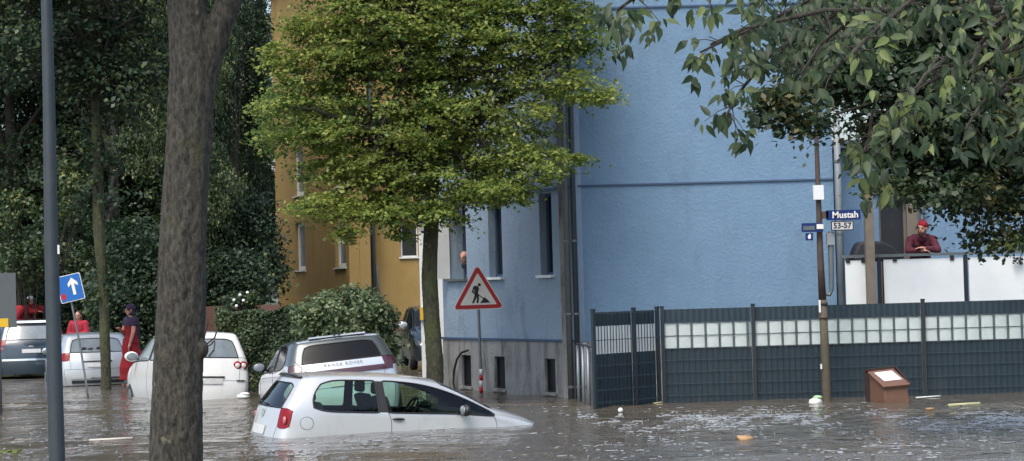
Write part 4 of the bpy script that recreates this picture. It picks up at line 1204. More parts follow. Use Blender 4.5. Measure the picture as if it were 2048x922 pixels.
def make_car(name, label, loc, heading, pitch, roll, paint, spec=POLO, group='flooded cars', glass='carglass', roof=None, bumper=None, lights='taillight', seal=.011, gap=.0035, wheels=(.66, 3.12), wr=.30, **kw):
    Wd = kw.pop('Wd', .825)
    parts, full, bv = build_shell(spec, Wd, **kw)
    t = thing(name, label, 'car', loc, group=group)
    t.matrix_world = Matrix.Translation(loc) @ Matrix.Rotation(heading, 4, 'Z') @ Matrix.Rotation(pitch, 4, 'Y') @ Matrix.Rotation(roll, 4, 'X')
    made = {}
    for (nm, k), me in parts.items():
        m = M[paint]
        if nm in ('roof', 'upper_body') and roof: m = M[roof]
        if 'window' in nm or nm == 'windscreen': m = M[glass]
        if nm == 'window_pillar': m = M['plastic']
        if nm == 'tail_light': m = M[lights]
        if nm == 'headlight': m = M['lens']
        if nm in ('rear_bumper', 'front_bumper') and bumper: m = M[bumper]
        o = link(nm, me, m, t, world=False); made[(nm, k)] = o
        if ('window' in nm and nm != 'window_pillar') or nm == 'windscreen':
            link('rubber_seal', seam(me, seal).mesh('rubber_seal', True), M['rubber'], o, world=False)
        elif nm in ('door', 'tailgate', 'tail_light', 'rear_bumper'):
            sm = seam(me, gap)
            if sm.v: link('panel_gap', sm.mesh('panel_gap', True), M['rubber'], o, world=False)
    ys_ = kw.get('ys_', 1.0); xs_ = kw.get('xs_', 1.0)
    for x in wheels:
        for s in (-1, 1):
            y = s * (Wd * ys_ - .10)
            w = link('wheel', MB().tube([(x * xs_, y - .09, wr), (x * xs_, y - .1 + .02, wr), (x * xs_, y + .08, wr), (x * xs_, y + .09, wr)], [wr - .02, wr, wr, wr - .02], 28).mesh('wheel', True), M['rubber'], t, world=False)
            link('hub_cap', MB().tube([(x * xs_, y + s * .088, wr), (x * xs_, y + s * .1, wr)], [wr * .62, wr * .55], 20).mesh('hub_cap'), M['galv'], w, world=False)
    return t, made, bv


def surf(bv, o, d):
    h = bv.ray_cast(Vector(o), Vector(d).normalized())
    return h[0], h[1]

def mirror(t, x, y, z, s, paint, glassm='sky_sheen_glass', sc_=1.0):
    mb = MB().ell((x, y + s * .10 * sc_, z), (.055 * sc_, .115 * sc_, .085 * sc_), 16, 10)
    o = link('door_mirror', mb.mesh('door_mirror', True), M[paint], t, world=False)
    link('mirror_foot', MB().bar((x + .02, y - s * .04, z - .05), (x, y + s * .08, z - .05), .05, .035).mesh('mirror_foot'), M['plastic'], o, world=False)
    link('mirror_glass', MB().ell((x - .045 * sc_, y + s * .10 * sc_, z), (.018, .095 * sc_, .066 * sc_), 14, 8).mesh('mirror_glass', True), M[glassm], o, world=False)
    return o

def rear_item(t, nm, bv, y0, y1, z0, z1, m, lift=.008, thick=.012, parent=None, res=14):
    """a flat-ish piece laid on the rear face between y0..y1, z0..z1 following its curve"""
    mb = MB(); n = 0
    for a in range(2):
        for j in range(res + 1):
            z = z0 + (z1 - z0) * j / res
            for i in range(res + 1):
                y = y0 + (y1 - y0) * i / res
                h, nn = surf(bv, (-2, y, z), (1, 0, 0))
                if h is None: h = Vector((.1, y, z))
                mb.v.append((h.x - lift - (0 if a else thick), y, z))
    k = (res + 1) ** 2
    for j in range(res):
        for i in range(res):
            q = (j * (res + 1) + i, j * (res + 1) + i + 1, (j + 1) * (res + 1) + i + 1, (j + 1) * (res + 1) + i)
            mb.f.append(q); mb.f.append(tuple(k + a for a in q)[::-1])
    ring = [i for i in range(res + 1)] + [j * (res + 1) + res for j in range(1, res + 1)] + [res * (res + 1) + i for i in range(res - 1, -1, -1)] + [j * (res + 1) for j in range(res - 1, 0, -1)]
    for a, b in zip(ring, ring[1:] + ring[:1]): mb.f.append((a, b, k + b, k + a))
    return link(nm, mb.mesh(nm), M[m], parent or t, world=False)

# --- the silver hatchback in front: nose down, water over its sills
rc = G(551, 877)
hd = R(23)
Lc = thing  # noqa
ca, sa = math.cos(hd), math.sin(hd)
# local (0.1,-.78) is the right rear corner
px_, py_ = .08, -.76
loc = (rc.x - (ca * px_ - sa * py_), rc.y - (sa * px_ + ca * py_), -.60)
polo, made, bv = make_car('silver_hatchback', 'silver three-door hatchback floating nose down in the foreground', loc, hd, R(3.1), R(.8), 'silver', glass='glass', z3=.715, zlow=(.22, .40, .56), xs_=1.0)
polo.scale = (1.13, 1.04, 1.04)
# interior
for (nm, k), o in made.items():
    if nm == 'door' and k == -1: dr_ = o
h, n_ = surf(bv, (1.62, -3, .86), (0, 1, 0))
hb = link('door_handle', MB().ell((1.62, h.y - .012, .86), (.085, .022, .018), 14, 8).mesh('door_handle', True), M['plastic'], made[('door', -1)], world=False)
link('handle_recess', MB().ell((1.62, h.y + .004, .835), (.075, .012, .03), 14, 8).mesh('handle_recess', True), M['silver2'], hb, world=False)
mirror(polo, 2.50, -.79, .99, -1, 'plastic'); mirror(polo, 2.50, .79, .99, 1, 'plastic')
h, n_ = surf(bv, (.42, -3, .80), (0, 1, 0))
ring = [(.42 + .085 * math.cos(a * PI / 12), surf(bv, (.42 + .085 * math.cos(a * PI / 12), -3, .80 + .085 * math.sin(a * PI / 12)), (0, 1, 0))[0].y - .001, .80 + .085 * math.sin(a * PI / 12)) for a in range(25)]
link('fuel_flap', MB().tube(ring, .0035, 5, cap=False).mesh('fuel_flap'), M['zinc'], polo, world=False)
# tail light inner clear lamp, both sides
for s in (-1, 1):
    mbl = MB(); h, n_ = surf(bv, (-1, s * .70, .83), (1, 0, 0))
    mbl.ell((h.x - .004, s * .705, .83), (.022, .05, .06), 14, 10)
    link('reversing_lamp', mbl.mesh('reversing_lamp', True), M['pinklens'], made[('tail_light', s)], world=False)
# spoiler lip, wiper, latch, plate
link('spoiler', MB().tube([(.41, -.5, 1.405), (.36, -.25, 1.425), (.345, 0, 1.43), (.36, .25, 1.425), (.41, .5, 1.405)], .018, 8).mesh('spoiler', True), M['plastic'], polo, world=False)
rear_item(polo, 'badge', bv, -.05, .05, .86, .95, 'chrome'); rear_item(polo, 'number_plate', bv, -.26, .26, .62, .74, 'plate')
wp = MB(); ws = [surf(bv, (-1, y, 1.02 + .02 * abs(y) / .4), (1, 0, 0))[0] for y in (-.05, .15, .4)]
wp.tube([w_ + Vector((-.02, 0, 0)) for w_ in ws], .010, 6); link('rear_wiper', wp.mesh('rear_wiper'), M['plastic'], polo, world=False)
# aerial
link('aerial', MB().tube([(.62, 0, 1.45), (.45, 0, 1.6)], .004, 5).mesh('aerial'), M['plastic'], polo, world=False)
# side rubbing strip and seats
def seat(x, y):
    mb = MB().box((x, y, .62), (.50, .48, .16)).bar((x - .22, y, .62), (x - .42, y, 1.15), .46, .12, (1, 0, .3)).box((x - .45, y, 1.26), (.09, .26, .17))
    me = baked(mb.mesh('seat'), [('BEVEL', dict(width=.04, segments=3))], 'seat'); return link('seat', me, M['seatcloth'], polo, world=False)
seat(1.9, -.36); seat(1.9, .36)
rs = MB().box((.98, 0, .6), (.45, 1.1, .16)).bar((.78, 0, .6), (.62, 0, 1.06), 1.1, .12, (1, 0, .3)).box((.6, -.33, 1.13), (.08, .22, .12)).box((.6, .33, 1.13), (.08, .22, .12))
link('rear_seat', baked(rs.mesh('rear_seat'), [('BEVEL', dict(width=.04, segments=3))], 'rear_seat'), M['seatcloth'], polo, world=False)
ds = MB().prism([(2.35, -.68, .72), (2.40, -.68, .95), (2.62, -.68, .99), (2.95, -.68, .90), (2.95, -.68, .7)], (0, 1.36, 0))
ds.ell((2.36, .36, 1.0), (.09, .2, .055), 14, 8)
link('dashboard', ds.mesh('dashboard', False), M['plastic'], polo, world=False)
cx = Vector((2.17, .36, .93)); ax_ = Vector((-1, 0, .45)).normalized(); u_ = Vector((0, 1, 0)); v_ = ax_.cross(u_)
sw = MB().tube([cx + (u_ * math.cos(a * PI / 12) + v_ * math.sin(a * PI / 12)) * .185 for a in range(25)], .016, 8, cap=False)
for a in (0, PI, PI * 1.5): sw.tube([cx, cx + (u_ * math.cos(a) + v_ * math.sin(a)) * .185], .014, 6)
sw.ell(cx, (.04, .06, .06), 10, 6); link('steering_wheel', sw.mesh('steering_wheel', True), M['plastic'], polo, world=False)
link('inside_mirror', MB().ell((2.32, 0, 1.27), (.02, .1, .035), 10, 6).mesh('inside_mirror', True), M['plastic'], polo, world=False)

# --- generic maps for the other cars
def zscale(H, belt, b0=.975, h0=1.47):
    return lambda z: (z * belt / b0) if z <= b0 else belt + (z - b0) * (H - belt) / (h0 - b0)

def place(px, py_w, d, depth, heading, lx=0.05, ly=0.0):
    """ground point under the rear centre of a car; depth = metres of water over its wheels"""
    p = W(px, py_w, d); c, s = math.cos(heading), math.sin(heading)
    return (p.x - (c * lx - s * ly), p.y - (s * lx + c * ly), -depth)

# white car, rear towards us, behind the thick trunk
def boxy(spec, upright=.5, x_top=None):
    out = []
    for i, r_ in enumerate(spec):
        r_ = list(r_)
        if i < 3: r_[2] = r_[1] + (r_[2] - r_[1]) * upright; r_[9] = r_[9] * 1.06
        else: r_[9] = r_[9] * 1.05
        out.append(tuple(r_))
    return out
D2 = 39.0
hd2 = R(90 + 22)
wc_, mw, bw = make_car('white_hatchback', 'white compact car seen from behind partly hidden by the forked trunk', place(416, 800, D2, .30, hd2), hd2, R(1.5), R(2.5), 'whitecar', spec=boxy(POLO, .95), zmap=zscale(1.66, 1.10), xs_=1.1, ys_=1.08, lights='whitecar', z3=.78, glass='sky_sheen_glass')
for s in (-1, 1):
    for k, (dy, m_) in enumerate(((.71, 'taillight'), (.58, 'taillight'))):
        h, n_ = surf(bw, (-2, s * dy, .97), (1, 0, 0))
        mbl = MB().ell((h.x, s * dy, .97), (.03, .085, .085), 18, 12)
        o = link('round_lamp', mbl.mesh('round_lamp', True), M['taillight'], mw[('tail_light', s)], world=False)
        link('lamp_centre', MB().ell((h.x - .022, s * dy, .97), (.02, .05, .05), 14, 10).mesh('lamp_centre', True), M['lens'], o, world=False)
rear_item(wc_, 'number_plate', bw, -.26, .26, .61, .72, 'plate'); rear_item(wc_, 'plate_recess', bw, -.3, .3, .725, .76, 'dark', .012)
rear_item(wc_, 'reflector', bw, -.72, -.55, .66, .685, 'dark')
mirror(wc_, 2.75, .86, 1.15, 1, 'whitecar', sc_=1.25); mirror(wc_, 2.75, -.86, 1.15, -1, 'whitecar', sc_=1.25)
wp = MB(); ws = [surf(bw, (-2, y, z), (1, 0, 0))[0] for y, z in ((0, 1.15), (-.12, 1.28), (-.16, 1.45))]
wp.tube([w_ + Vector((-.02, 0, 0)) for w_ in ws], .010, 6); link('rear_wiper', wp.mesh('rear_wiper'), M['plastic'], wc_, world=False)

# silver estate
D3 = 47.0; hd3 = R(90 + 18)
se, ms_, b3 = make_car('silver_estate', 'silver estate car seen from behind between lamp post and slim trunk', place(196, 770, D3, .20, hd3), hd3, R(.5), R(0), 'silver2', spec=boxy(POLO, 1.15), zmap=zscale(1.45, .96), xs_=1.2, ys_=1.09, glass='sky_sheen_glass', z3=.80)
rear_item(se, 'number_plate', b3, -.24, .24, .64, .74, 'plate'); rear_item(se, 'trim_strip', b3, -.34, .34, .76, .785, 'dark')
rear_item(se, 'bumper_strip', b3, -.62, .62, .36, .40, 'chrome'); rear_item(se, 'underside_trim', b3, -.6, .6, .26, .33, 'dark')
for k, y in enumerate((-.25, -.05, .14, .3)):
    h, n_ = surf(b3, (-2, y, 1.06), (1, 0, 0)); link('rear_window_dark_blob', MB().ell((h.x - .002, y, 1.04), (.02, .085, .05 + .02 * (k % 2)), 10, 7).mesh('dark_blob', True), M['dark'], se, world=False)  # dark blobs set on the rear window
mirror(se, 2.95, .82, 1.0, 1, 'silver2'); mirror(se, 2.95, -.82, 1.0, -1, 'silver2')

# dark blue off-roader at the far left
D4 = 52.5; hd4 = R(90 + 15)
db, md, b4 = make_car('blue_offroader', 'dark blue off-roader with pale rear window at the left edge', place(64, 760, D4, .13, hd4), hd4, 0, 0, 'bluecar', spec=boxy(POLO, .8), zmap=zscale(1.68, 1.12), xs_=1.2, ys_=1.14, glass='sky_sheen_glass', z3=.86, wr=.36)
rear_item(db, 'number_plate', b4, -.24, .24, .80, .90, 'plate'); rear_item(db, 'bumper_strip', b4, -.75, .75, .60, .65, 'chrome')
rear_item(db, 'badge', b4, -.06, .06, .96, 1.06, 'chrome'); rear_item(db, 'roof_spoiler', b4, -.55, .55, 1.58, 1.64, 'white', .02, .05)
for s in (-1, 1):
    h, n_ = surf(b4, (-2, s * .74, .92), (1, 0, 0)); link('reversing_lamp', MB().ell((h.x, s * .76, .90), (.02, .07, .045), 12, 8).mesh('rl', True), M['pinklens'], md[('tail_light', s)], world=False)

# pale off-roader with dark roof, afloat and tilted behind the silver hatchback
D5 = 33.2; hd5 = R(90 + 15)
sp5 = boxy(POLO, .85)
ev, me_, b5 = make_car('pale_offroader', 'pale grey off-roader with dark roof tilted behind the silver hatchback', place(700, 790, D5, .22, hd5), hd5, R(3), R(-4.5), 'greycar', spec=sp5, zmap=zscale(1.56, 1.10), xs_=1.1, ys_=1.2, roof='rooftop', z3=.86, wr=.36, lights='lamp_dark')
rear_item(ev, 'lamp_bar', b5, -.84, .84, .90, .985, 'lamp_dark', .004); rear_item(ev, 'number_plate', b5, -.26, .26, .70, .82, 'plate')
h, n_ = surf(b5, (-2, 0, 1.07), (1, 0, 0))
tm = text_mesh('RANGE ROVER', .078, .006, spacing=1.35)
tm.transform(Matrix.Translation((h.x + .002, 0, 1.062)) @ Matrix.Rotation(R(-90), 4, 'Z'))
for v in tm.vertices:
    hh, _ = surf(b5, (-2, v.co.y, v.co.z), (1, 0, 0))
    if hh: v.co.x = hh.x - .014
link('lettering', tm, M['lettering_grey'], ev, world=False)
mirror(ev, 2.75, .93, 1.17, 1, 'dark', sc_=1.1); mirror(ev, 2.75, -.93, 1.17, -1, 'dark', sc_=1.1)
sl = MB().bar((.47, -.48, 1.53), (.47, .48, 1.53), .16, .025, (.2, 0, 1)); link('roof_spoiler', sl.mesh('rs'), M['silver2'], ev, world=False)
for y in (-.03, .05): link('washer_jet', MB().box((.34, y, 1.57), (.06, .03, .05)).mesh('wj'), M['dark'], ev, world=False)

# dark car between the houses behind the street tree
D6 = 50.0; hd6 = R(-90 + 8)
dc, m6, b6 = make_car('black_car', 'black car parked behind the mossy street tree trunk', place(866, 745, D6 + 4, -.02, hd6), hd6, 0, 0, 'blackcar', spec=boxy(POLO, .9), zmap=zscale(1.62, 1.05), xs_=1.05, ys_=1.1, z3=.8)
mirror(dc, 2.75, -.9, 1.12, -1, 'silver', sc_=1.2); mirror(dc, 2.75, .9, 1.12, 1, 'silver', sc_=1.2)
# ------------------------------------------------------------------ poles and signs
LD = 17.0; s_ = F / LD
pts = [W(93, 0, LD) + Vector((-.01, 0, 1.6)), W(93, 0, LD), W(98, 200, LD), W(102, 460, LD), W(108, 700, LD), W(114, 922, LD)]
foot = W(114, 922, LD) + (W(114, 922, LD) - W(108, 700, LD)).normalized() * 1.6
lp = thing('lamp_post', 'dark painted steel lamp post rising from the water at the far left', 'lamp post', tuple(foot))
P('post', MB().tube(pts + [foot], [.040, .046, .051, .058, .064, .069, .075], 24), M['lamp_post'], lp, True)
P('sticker', MB().bx(tuple(W(115, 508, LD - .075)), tuple(W(119, 490, LD - .07))), M['white'], lp)
k = W(104, 600, LD); P('service_door', MB().box((k.x, LD - .06, k.z - 1.2), (.07, .012, .4)), M['lamp_post'], lp)

def flat(mb, pts2, org, ux, uz, n, t, off=0.0):
    """outline (u, v) laid on the plane org + u*ux + v*uz, t thick towards the viewer"""
    return mb.prism([org + ux * u + uz * v - n * off for u, v in pts2], -n * t)

# road works sign
SD = 37.9
t = thing('roadworks_sign', 'red bordered triangular road works sign on a grey pole in front of the blue house', 'sign', tuple(W(966, 800, SD) * 1 + Vector((0, 0, -.5))))
pl = P('pole', MB().tube([tuple(W(955, 540, SD + .05)), tuple(W(957, 620, SD + .05)), tuple(W(963, 790, SD + .05)), tuple(W(963, 790, SD + .05) + Vector((.04, 0, -.6)))], .028, 12), M['galv'], t, True)
for k, (a, b) in enumerate(((738, 750), (750, 761), (761, 774), (774, 786))):
    P('reflective_band', MB().tube([tuple(W(962, a, SD + .05)), tuple(W(962.5, b, SD + .05))], .036, 12), M['white_sign' if k % 2 == 0 else 'red'], pl, True)
c = W(956, 583, SD); ang = R(1.6)
ux = Vector((math.cos(ang + .01), .12, math.sin(ang - .02))).normalized(); n_ = Vector((.12, 1, 0)).normalized(); uz = Vector((-.005, 0, 1)); n_ = ux.cross(uz) * -1
n_ = Vector((-ux.y, ux.x, 0)).normalized()
def tri(h, r, cut=5):
    """rounded upward triangle with inner radius h"""
    pts = []
    for k in range(3):
        a = PI / 2 + k * 2 * PI / 3; cx_, cy_ = math.cos(a) * (2 * h - 2 * r), math.sin(a) * (2 * h - 2 * r)
        for j in range(cut + 1):
            b = a - PI / 3 + j * (2 * PI / 3) / cut; pts.append((cx_ + r * math.cos(b), cy_ + r * math.sin(b)))
    return pts
oc = c + uz * -.05
KS = 1.3
P('backing', flat(MB(), tri(.292, .055), oc, ux, uz, n_, .012), M['white_sign'], t)
P('red_border', flat(MB(), tri(.275, .045), oc, ux, uz, n_, .003, .0125), M['red'], t)
P('white_face', flat(MB(), tri(.203, .012), oc, ux, uz, n_, .003, .016), M['white_sign'], t)
sy = MB(); Z_ = .0195
def fp(*p): flat(sy, [(a_ * KS, b_ * KS + .015) for a_, b_ in p], oc + uz * -.04, ux, uz, n_, .003, Z_)
fp((.12, -.11), (.02, -.11), (.055, -.075), (.075, -.04), (.09, -.028), (.105, -.04), (.14, -.07), (.175, -.11))  # heap
sy2 = [(math.cos(a * PI / 6) * .024 + .02, math.sin(a * PI / 6) * .024 + .155) for a in range(12)]; fp(*sy2)                                 # head
fp((-.075, .125), (-.045, .145), (.0, .135), (.015, .10), (-.005, .03), (-.045, .03), (-.055, .08))               # torso
fp((-.045, .035), (-.005, .035), (-.02, -.02), (-.065, -.11), (-.095, -.11), (-.06, -.02))                          # back leg
fp((-.03, .035), (.0, .035), (.012, -.03), (.0, -.11), (-.03, -.11), (-.018, -.03))                                 # front leg
fp((-.07, .12), (-.055, .1), (-.075, .06), (-.04, .03), (.0, .025), (.0, .01), (-.05, .012), (-.095, .055))            # arm
fp((-.075, .065), (-.07, .075), (.085, -.045), (.075, -.055))                                                       # shovel
P('worker_symbol', sy, M['black'], t)
P('bracket', MB().box(c + n_ * .02 + uz * -.15, (.12, .03, .03)).box(c + n_ * .02 + uz * .08, (.12, .03, .03)), M['galv'], t)

# one-way sign, tilted
OD = 41.0
t = thing('one_way_sign', 'tilted blue one-way sign with white arrow beside the lamp post', 'sign', tuple(W(178, 830, OD)))
P('pole', MB().tube([tuple(W(139, 560, OD + .05)), tuple(W(143, 605, OD + .05)), tuple(W(160, 690, OD + .05)), tuple(W(172, 765, OD + .05)), tuple(W(182, 840, OD + .05))], .022, 10), M['galv'], t, True)
c = W(141, 576, OD); a_ = R(12); ux = Vector((math.cos(a_), .15, math.sin(a_))).normalized(); uz = Vector((-math.sin(a_), 0, math.cos(a_))); n_ = ux.cross(uz).normalized() * -1
if n_.y < 0: n_ = -n_
S = .235
def sq(s_, r=.03):
    o = []
    for k, (x, y) in enumerate(((1, 1), (-1, 1), (-1, -1), (1, -1))):
        for j in range(4): b = k * PI / 2 + j * PI / 6; o.append((x * (s_ - r) + r * math.cos(b), y * (s_ * 1.12 - r) + r * math.sin(b)))
    return o
P('backing', flat(MB(), sq(S + .012), c, ux, uz, n_, .01), M['white_sign'], t)
P('blue_face', flat(MB(), sq(S), c, ux, uz, n_, .003, .0105), M['sign_blue'], t)
P('arrow', flat(MB(), [(-.03, -.17), (.03, -.17), (.03, .06), (.10, -.0), (.10, .075), (0, .185), (-.10, .075), (-.10, .0), (-.03, .06)], c + ux * .06 + uz * .02, ux, uz, n_, .003, .014), M['white_sign'], t)
P('red_sticker', flat(MB(), [(.05 * math.cos(a * PI / 8) - .17, .07 * math.sin(a * PI / 8) - .15) for a in range(16)], c, ux, uz, n_, .002, .014), M['red'], t)

# grey board cut by the left edge
ED = 36.0
p = W(8, 600, ED); q = W(32, 600, ED)
t = thing('grey_board', 'grey back of a traffic board with yellow plate cut by the left edge', 'board', (p.x - .1, ED, -.5))
P('board', MB().bx((q.x - .62, ED, W(8, 655, ED).z), (q.x, ED + .02, W(8, 546, ED).z)), M['greyboard'], t)
P('yellow_plate', MB().bx((q.x - .55, ED - .012, W(8, 654, ED).z), (W(16, 600, ED).x, ED - .002, W(8, 637, ED).z)), M['yellow'], t)
P('post', MB().tube([(p.x - .12, ED + .05, -.5), (p.x - .12, ED + .05, W(8, 560, ED).z)], .035, 10), M['greyboard'], t, True)

# street-name pole
PD = 33.3
t = thing('street_sign_pole', 'rust-brown pole carrying street name plates in front of the fence', 'pole', tuple(W(1655, 805, PD)) )
P('pole', MB().tube([tuple(W(1630, 120, PD)), tuple(W(1632, 250, PD)), tuple(W(1637, 400, PD)), tuple(W(1641, 520, PD)), tuple(W(1645, 600, PD))], [.03, .035, .045, .055, .065], 14), M['wood_pole'], t, True)
P('pole_base', MB().tube([tuple(W(1645, 600, PD)), tuple(W(1650, 700, PD)), tuple(W(1654, 803, PD)), tuple(W(1656, 860, PD))], [.068, .072, .075, .078], 14), M['wood_pole_low'], t, True)
b = W(1636, 385, PD - .06)
P('white_box', MB().bx((b.x - .085, PD - .13, b.z - .12), (b.x + .085, PD - .05, b.z + .12)), M['white'], t)
# plates
def plate(x0, x1, y0, y1, d, m, nm, txt=None, tsz=.1, tm='white_sign', rim=None, sl=.028, dx=0.0, bold=.0):
    a = W((x0 + x1) / 2, (y0 + y1) / 2, d); wd = (x1 - x0) / (F / d); ht = (y1 - y0) / (F / d)
    Mx = Matrix.Rotation(-math.atan(sl) + R(1.6), 3, 'Y')
    o = P(nm, MB().box(a, (wd, .02, ht), Mx), M[m], t)
    if rim: P('rim', MB().box(a + Vector((0, .006, 0)), (wd + .03, .02, ht + .03), Mx), M[rim], o)
    if txt:
        me = text_mesh(txt, tsz, .004, bold=bold); me.transform(Matrix.Translation(a + Vector((dx, -.0125, 0))) @ Mx.to_4x4())
        link('lettering', me, M[tm], o)
    return o
plate(1652, 1721, 420, 440, PD - .1, 'navy', 'street_name_plate', 'Mustah', .15, dx=.03, bold=.003)
plate(1664, 1705, 444, 459, PD - .1, 'plate', 'house_number_plate', '53-57', .13, 'black', 'black', bold=.003)
o = plate(1603, 1646, 446, 464, PD - .12, 'navy', 'side_street_plate', None)
P('white_field', MB().box(W(1618, 456, PD - .135), (.19, .006, .07)), M['zinc'], o)
P('white_label', MB().box(W(1640, 453, PD - .14), (.11, .008, .08)), M['white_sign'], o)
o = plate(1611, 1626, 466, 481, PD - .12, 'navy', 'small_pictogram_plate', None)
p = W(1619, 473, PD - .135); P('symbol', MB().poly([p + Vector((-.02, 0, -.04)), p + Vector((.02, 0, -.035)), p + Vector((.025, 0, .03)), p + Vector((.0, 0, .045)), p + Vector((-.03, 0, .0))]), M['white_sign'], o)
P('finial', MB().box(W(1650, 430, PD - .08), (.1, .06, .12)), M['wood_pole'], t)
P('conduit', MB().tube([tuple(W(1661, 463, PD + .03)), tuple(W(1662, 500, PD + .03)), tuple(W(1663, 560, PD + .03)), tuple(W(1663, 582, PD + .03)), tuple(W(1659, 590, PD + .03)), tuple(W(1648, 588, PD + .03))], [.05, .05, .045, .035, .03, .025], 12), M['zinc'], t, True)
P('junction_box', MB().box(W(1661, 478, PD - .0), (.13, .09, .2)), M['pipe_light'], t)
P('collar', MB().tube([tuple(W(1647, 634, PD)), tuple(W(1647, 637, PD))], .085, 14).tube([tuple(W(1646, 604, PD)), tuple(W(1646, 610, PD))], .08, 14), M['wood_pole'], t, True)
P('sticker', MB().bx(tuple(W(1638, 625, PD - .08)), tuple(W(1641, 600, PD - .075))).bx(tuple(W(1641, 738, PD - .088)), tuple(W(1644, 728, PD - .08))), M['white'], t)

# black cable loop hanging by the basement window
t = thing('hose', 'black hose arching out of the leftmost basement window', 'hose', tuple(on_line(930, 740, LA2, LB2)))
a = [on_line(x, y, LA2, LB2) + Vector((-.08, -.12, 0)) for x, y in ((944, 700), (932, 704), (922, 718), (916, 742), (915, 765), (919, 783), (921, 800))]
P('hose', MB().tube(a, .022, 8), M['rubber'], t, True)

# floating brown wheelie bin
BNd = 31.8
c = W(1776, 797, BNd); c.z = 0
t = thing('floating_bin', 'brown wheelie bin afloat with open lid and white label in front of the fence', 'bin', tuple(c))
s2 = BNd / F
def bp(px, py, dy=0): return W(px, py, BNd + dy)
y0 = 0.0; dep = .5
# tapered body seen tilted: front face, slanted lid part
fr_ = [bp(1769, 800), bp(1818, 797), bp(1816, 770), bp(1768, 775)]
mb = MB()
A0, B0, B1, A1 = fr_
bl_ = [bp(1740, 803, .42), bp(1790, 798, .42), bp(1785, 742, .42), bp(1739, 748, .42)]
for q in ([A0, B0, B1, A1], [A0, A1, bl_[3], bl_[0]], [B0, bl_[1], bl_[2], B1], [A1, B1, bl_[2], bl_[3]], bl_[::-1]): mb.poly(q)
dn = Vector((.05, .02, -.5))
for q in ([A0, B0], [B0, bl_[1]], [bl_[1], bl_[0]], [bl_[0], A0]): mb.poly([q[0], q[1], q[1] + dn, q[0] + dn])
me = mb.mesh('body'); bm = bmesh.new(); bm.from_mesh(me); bmesh.ops.remove_doubles(bm, verts=bm.verts, dist=.001); bmesh.ops.recalc_face_normals(bm, faces=bm.faces); bm.to_mesh(me); bm.free()
me = baked(me, [('BEVEL', dict(width=.018, segments=2))], 'body'); link('body', me, M['brown_bin'], t)
up_ = Vector((0, -.02, .02))
def lp_(u, v): 
    a = bl_[3].lerp(A1, v); b = bl_[2].lerp(B1, v); return a.lerp(b, u)
nrm = (bl_[2] - bl_[3]).cross(A1 - bl_[3]).normalized(); nrm = nrm if nrm.z > 0 else -nrm
P('lid', MB().prism([lp_(-.06, -.04) + nrm * .004, lp_(1.05, -.04) + nrm * .004, lp_(1.05, 1.08) + nrm * .004, lp_(-.06, 1.08) + nrm * .004], nrm * .03), M['brown_bin'], t)
P('label', MB().prism([lp_(.14, .1) + nrm * .036, lp_(.9, .1) + nrm * .036, lp_(.94, .72) + nrm * .036, lp_(.2, .72) + nrm * .036], nrm * .004), M['white'], t)
P('rim', MB().bar(bl_[3] + Vector((-.06, .03, .05)), bl_[2] + Vector((.06, .03, .05)), .05, .06).bar(bl_[3] + Vector((-.05, .03, .05)), bl_[0] + Vector((-.02, .03, -.1)), .05, .06).bar(bl_[2] + Vector((.05, .03, .05)), B1 + Vector((.04, .02, .0)), .03, .05), M['brown_dark'], t)

# litter on the water
def litter(name, label, px, py, build, m, cat='litter'):
    p = G(px, py); mb = MB(); build(mb, p); based(name, mb, M[m], label, cat, (p.x, p.y, -.01), smooth=True)
def stick(l, r, a):
    def f(mb, p):
        d = Vector((math.cos(a), math.sin(a), 0)) * l / 2; mb.bar(p - d + Vector((0, 0, .005)), p + d + Vector((0, 0, .02)), r * 2, r)
    return f
litter('floating_plank', 'pale yellow plank floating right of the brown bin', 1928, 810, stick(.5, .035, .1), 'litter_yellow', 'plank')
litter('floating_stick', 'thin whitish stick floating against the brown bin', 1856, 795, stick(.42, .018, .15), 'foam', 'stick')
litter('cardboard_piece', 'orange cardboard piece floating in the open water', 1490, 879, lambda mb, p: mb.box(p + Vector((0, 0, .015)), (.17, .14, .05), Matrix.Rotation(.3, 3, 'Z') @ Matrix.Rotation(.2, 3, 'X')), 'litter_orange')
litter('paper_scrap', 'small orange scrap floating between bin and plank', 1860, 819, lambda mb, p: mb.box(p + Vector((0, 0, .01)), (.11, .09, .03), Matrix.Rotation(.5, 3, 'Z')), 'litter_orange')
litter('foam_ball', 'single white foam ball floating near the fence gate', 1241, 823, lambda mb, p: mb.ell(p + Vector((0, 0, .02)), .04, 10, 8), 'foam')
litter('yellow_bottle', 'thin yellowish scrap floating at the foot of the fence corner', 1314, 807, stick(.16, .014, .1), 'litter_yellow')
litter('grass_tuft', 'bright green leafy scraps floating at the bottom left corner', 18, 905, lambda mb, p: [mb.ell(p + Vector((rng.uniform(-.16, .16), rng.uniform(-.3, .3), .01)), (.05, .04, .015), 6, 4) for _ in range(14)], 'leaf_yellow', 'leaves')
litter('pale_board', 'long pale board awash between lamp post and forked trunk', 222, 880, stick(.62, .03, .02), 'pale_wood', 'board')
litter('white_buoyant_scrap', 'white lump of plastic floating between white hatchback and silver hatchback', 487, 798, lambda mb, p: [mb.ell(p + Vector((0, 0, .05)), (.13, .1, .055), 14, 10), mb.ell(p + Vector((.03, -.02, .1)), (.1, .08, .03), 12, 8)], 'foam')
p = W(1632, 812, 32.3)
t = thing('plastic_bag', 'crumpled white and pale green bag floating at the foot of the street sign pole', 'bag', (p.x, p.y, 0))
me = MB().ell((p.x, p.y, .04), (.1, .09, .07), 14, 10).ell((p.x - .06, p.y - .02, .03), (.06, .05, .05), 10, 8).mesh('bag', True)
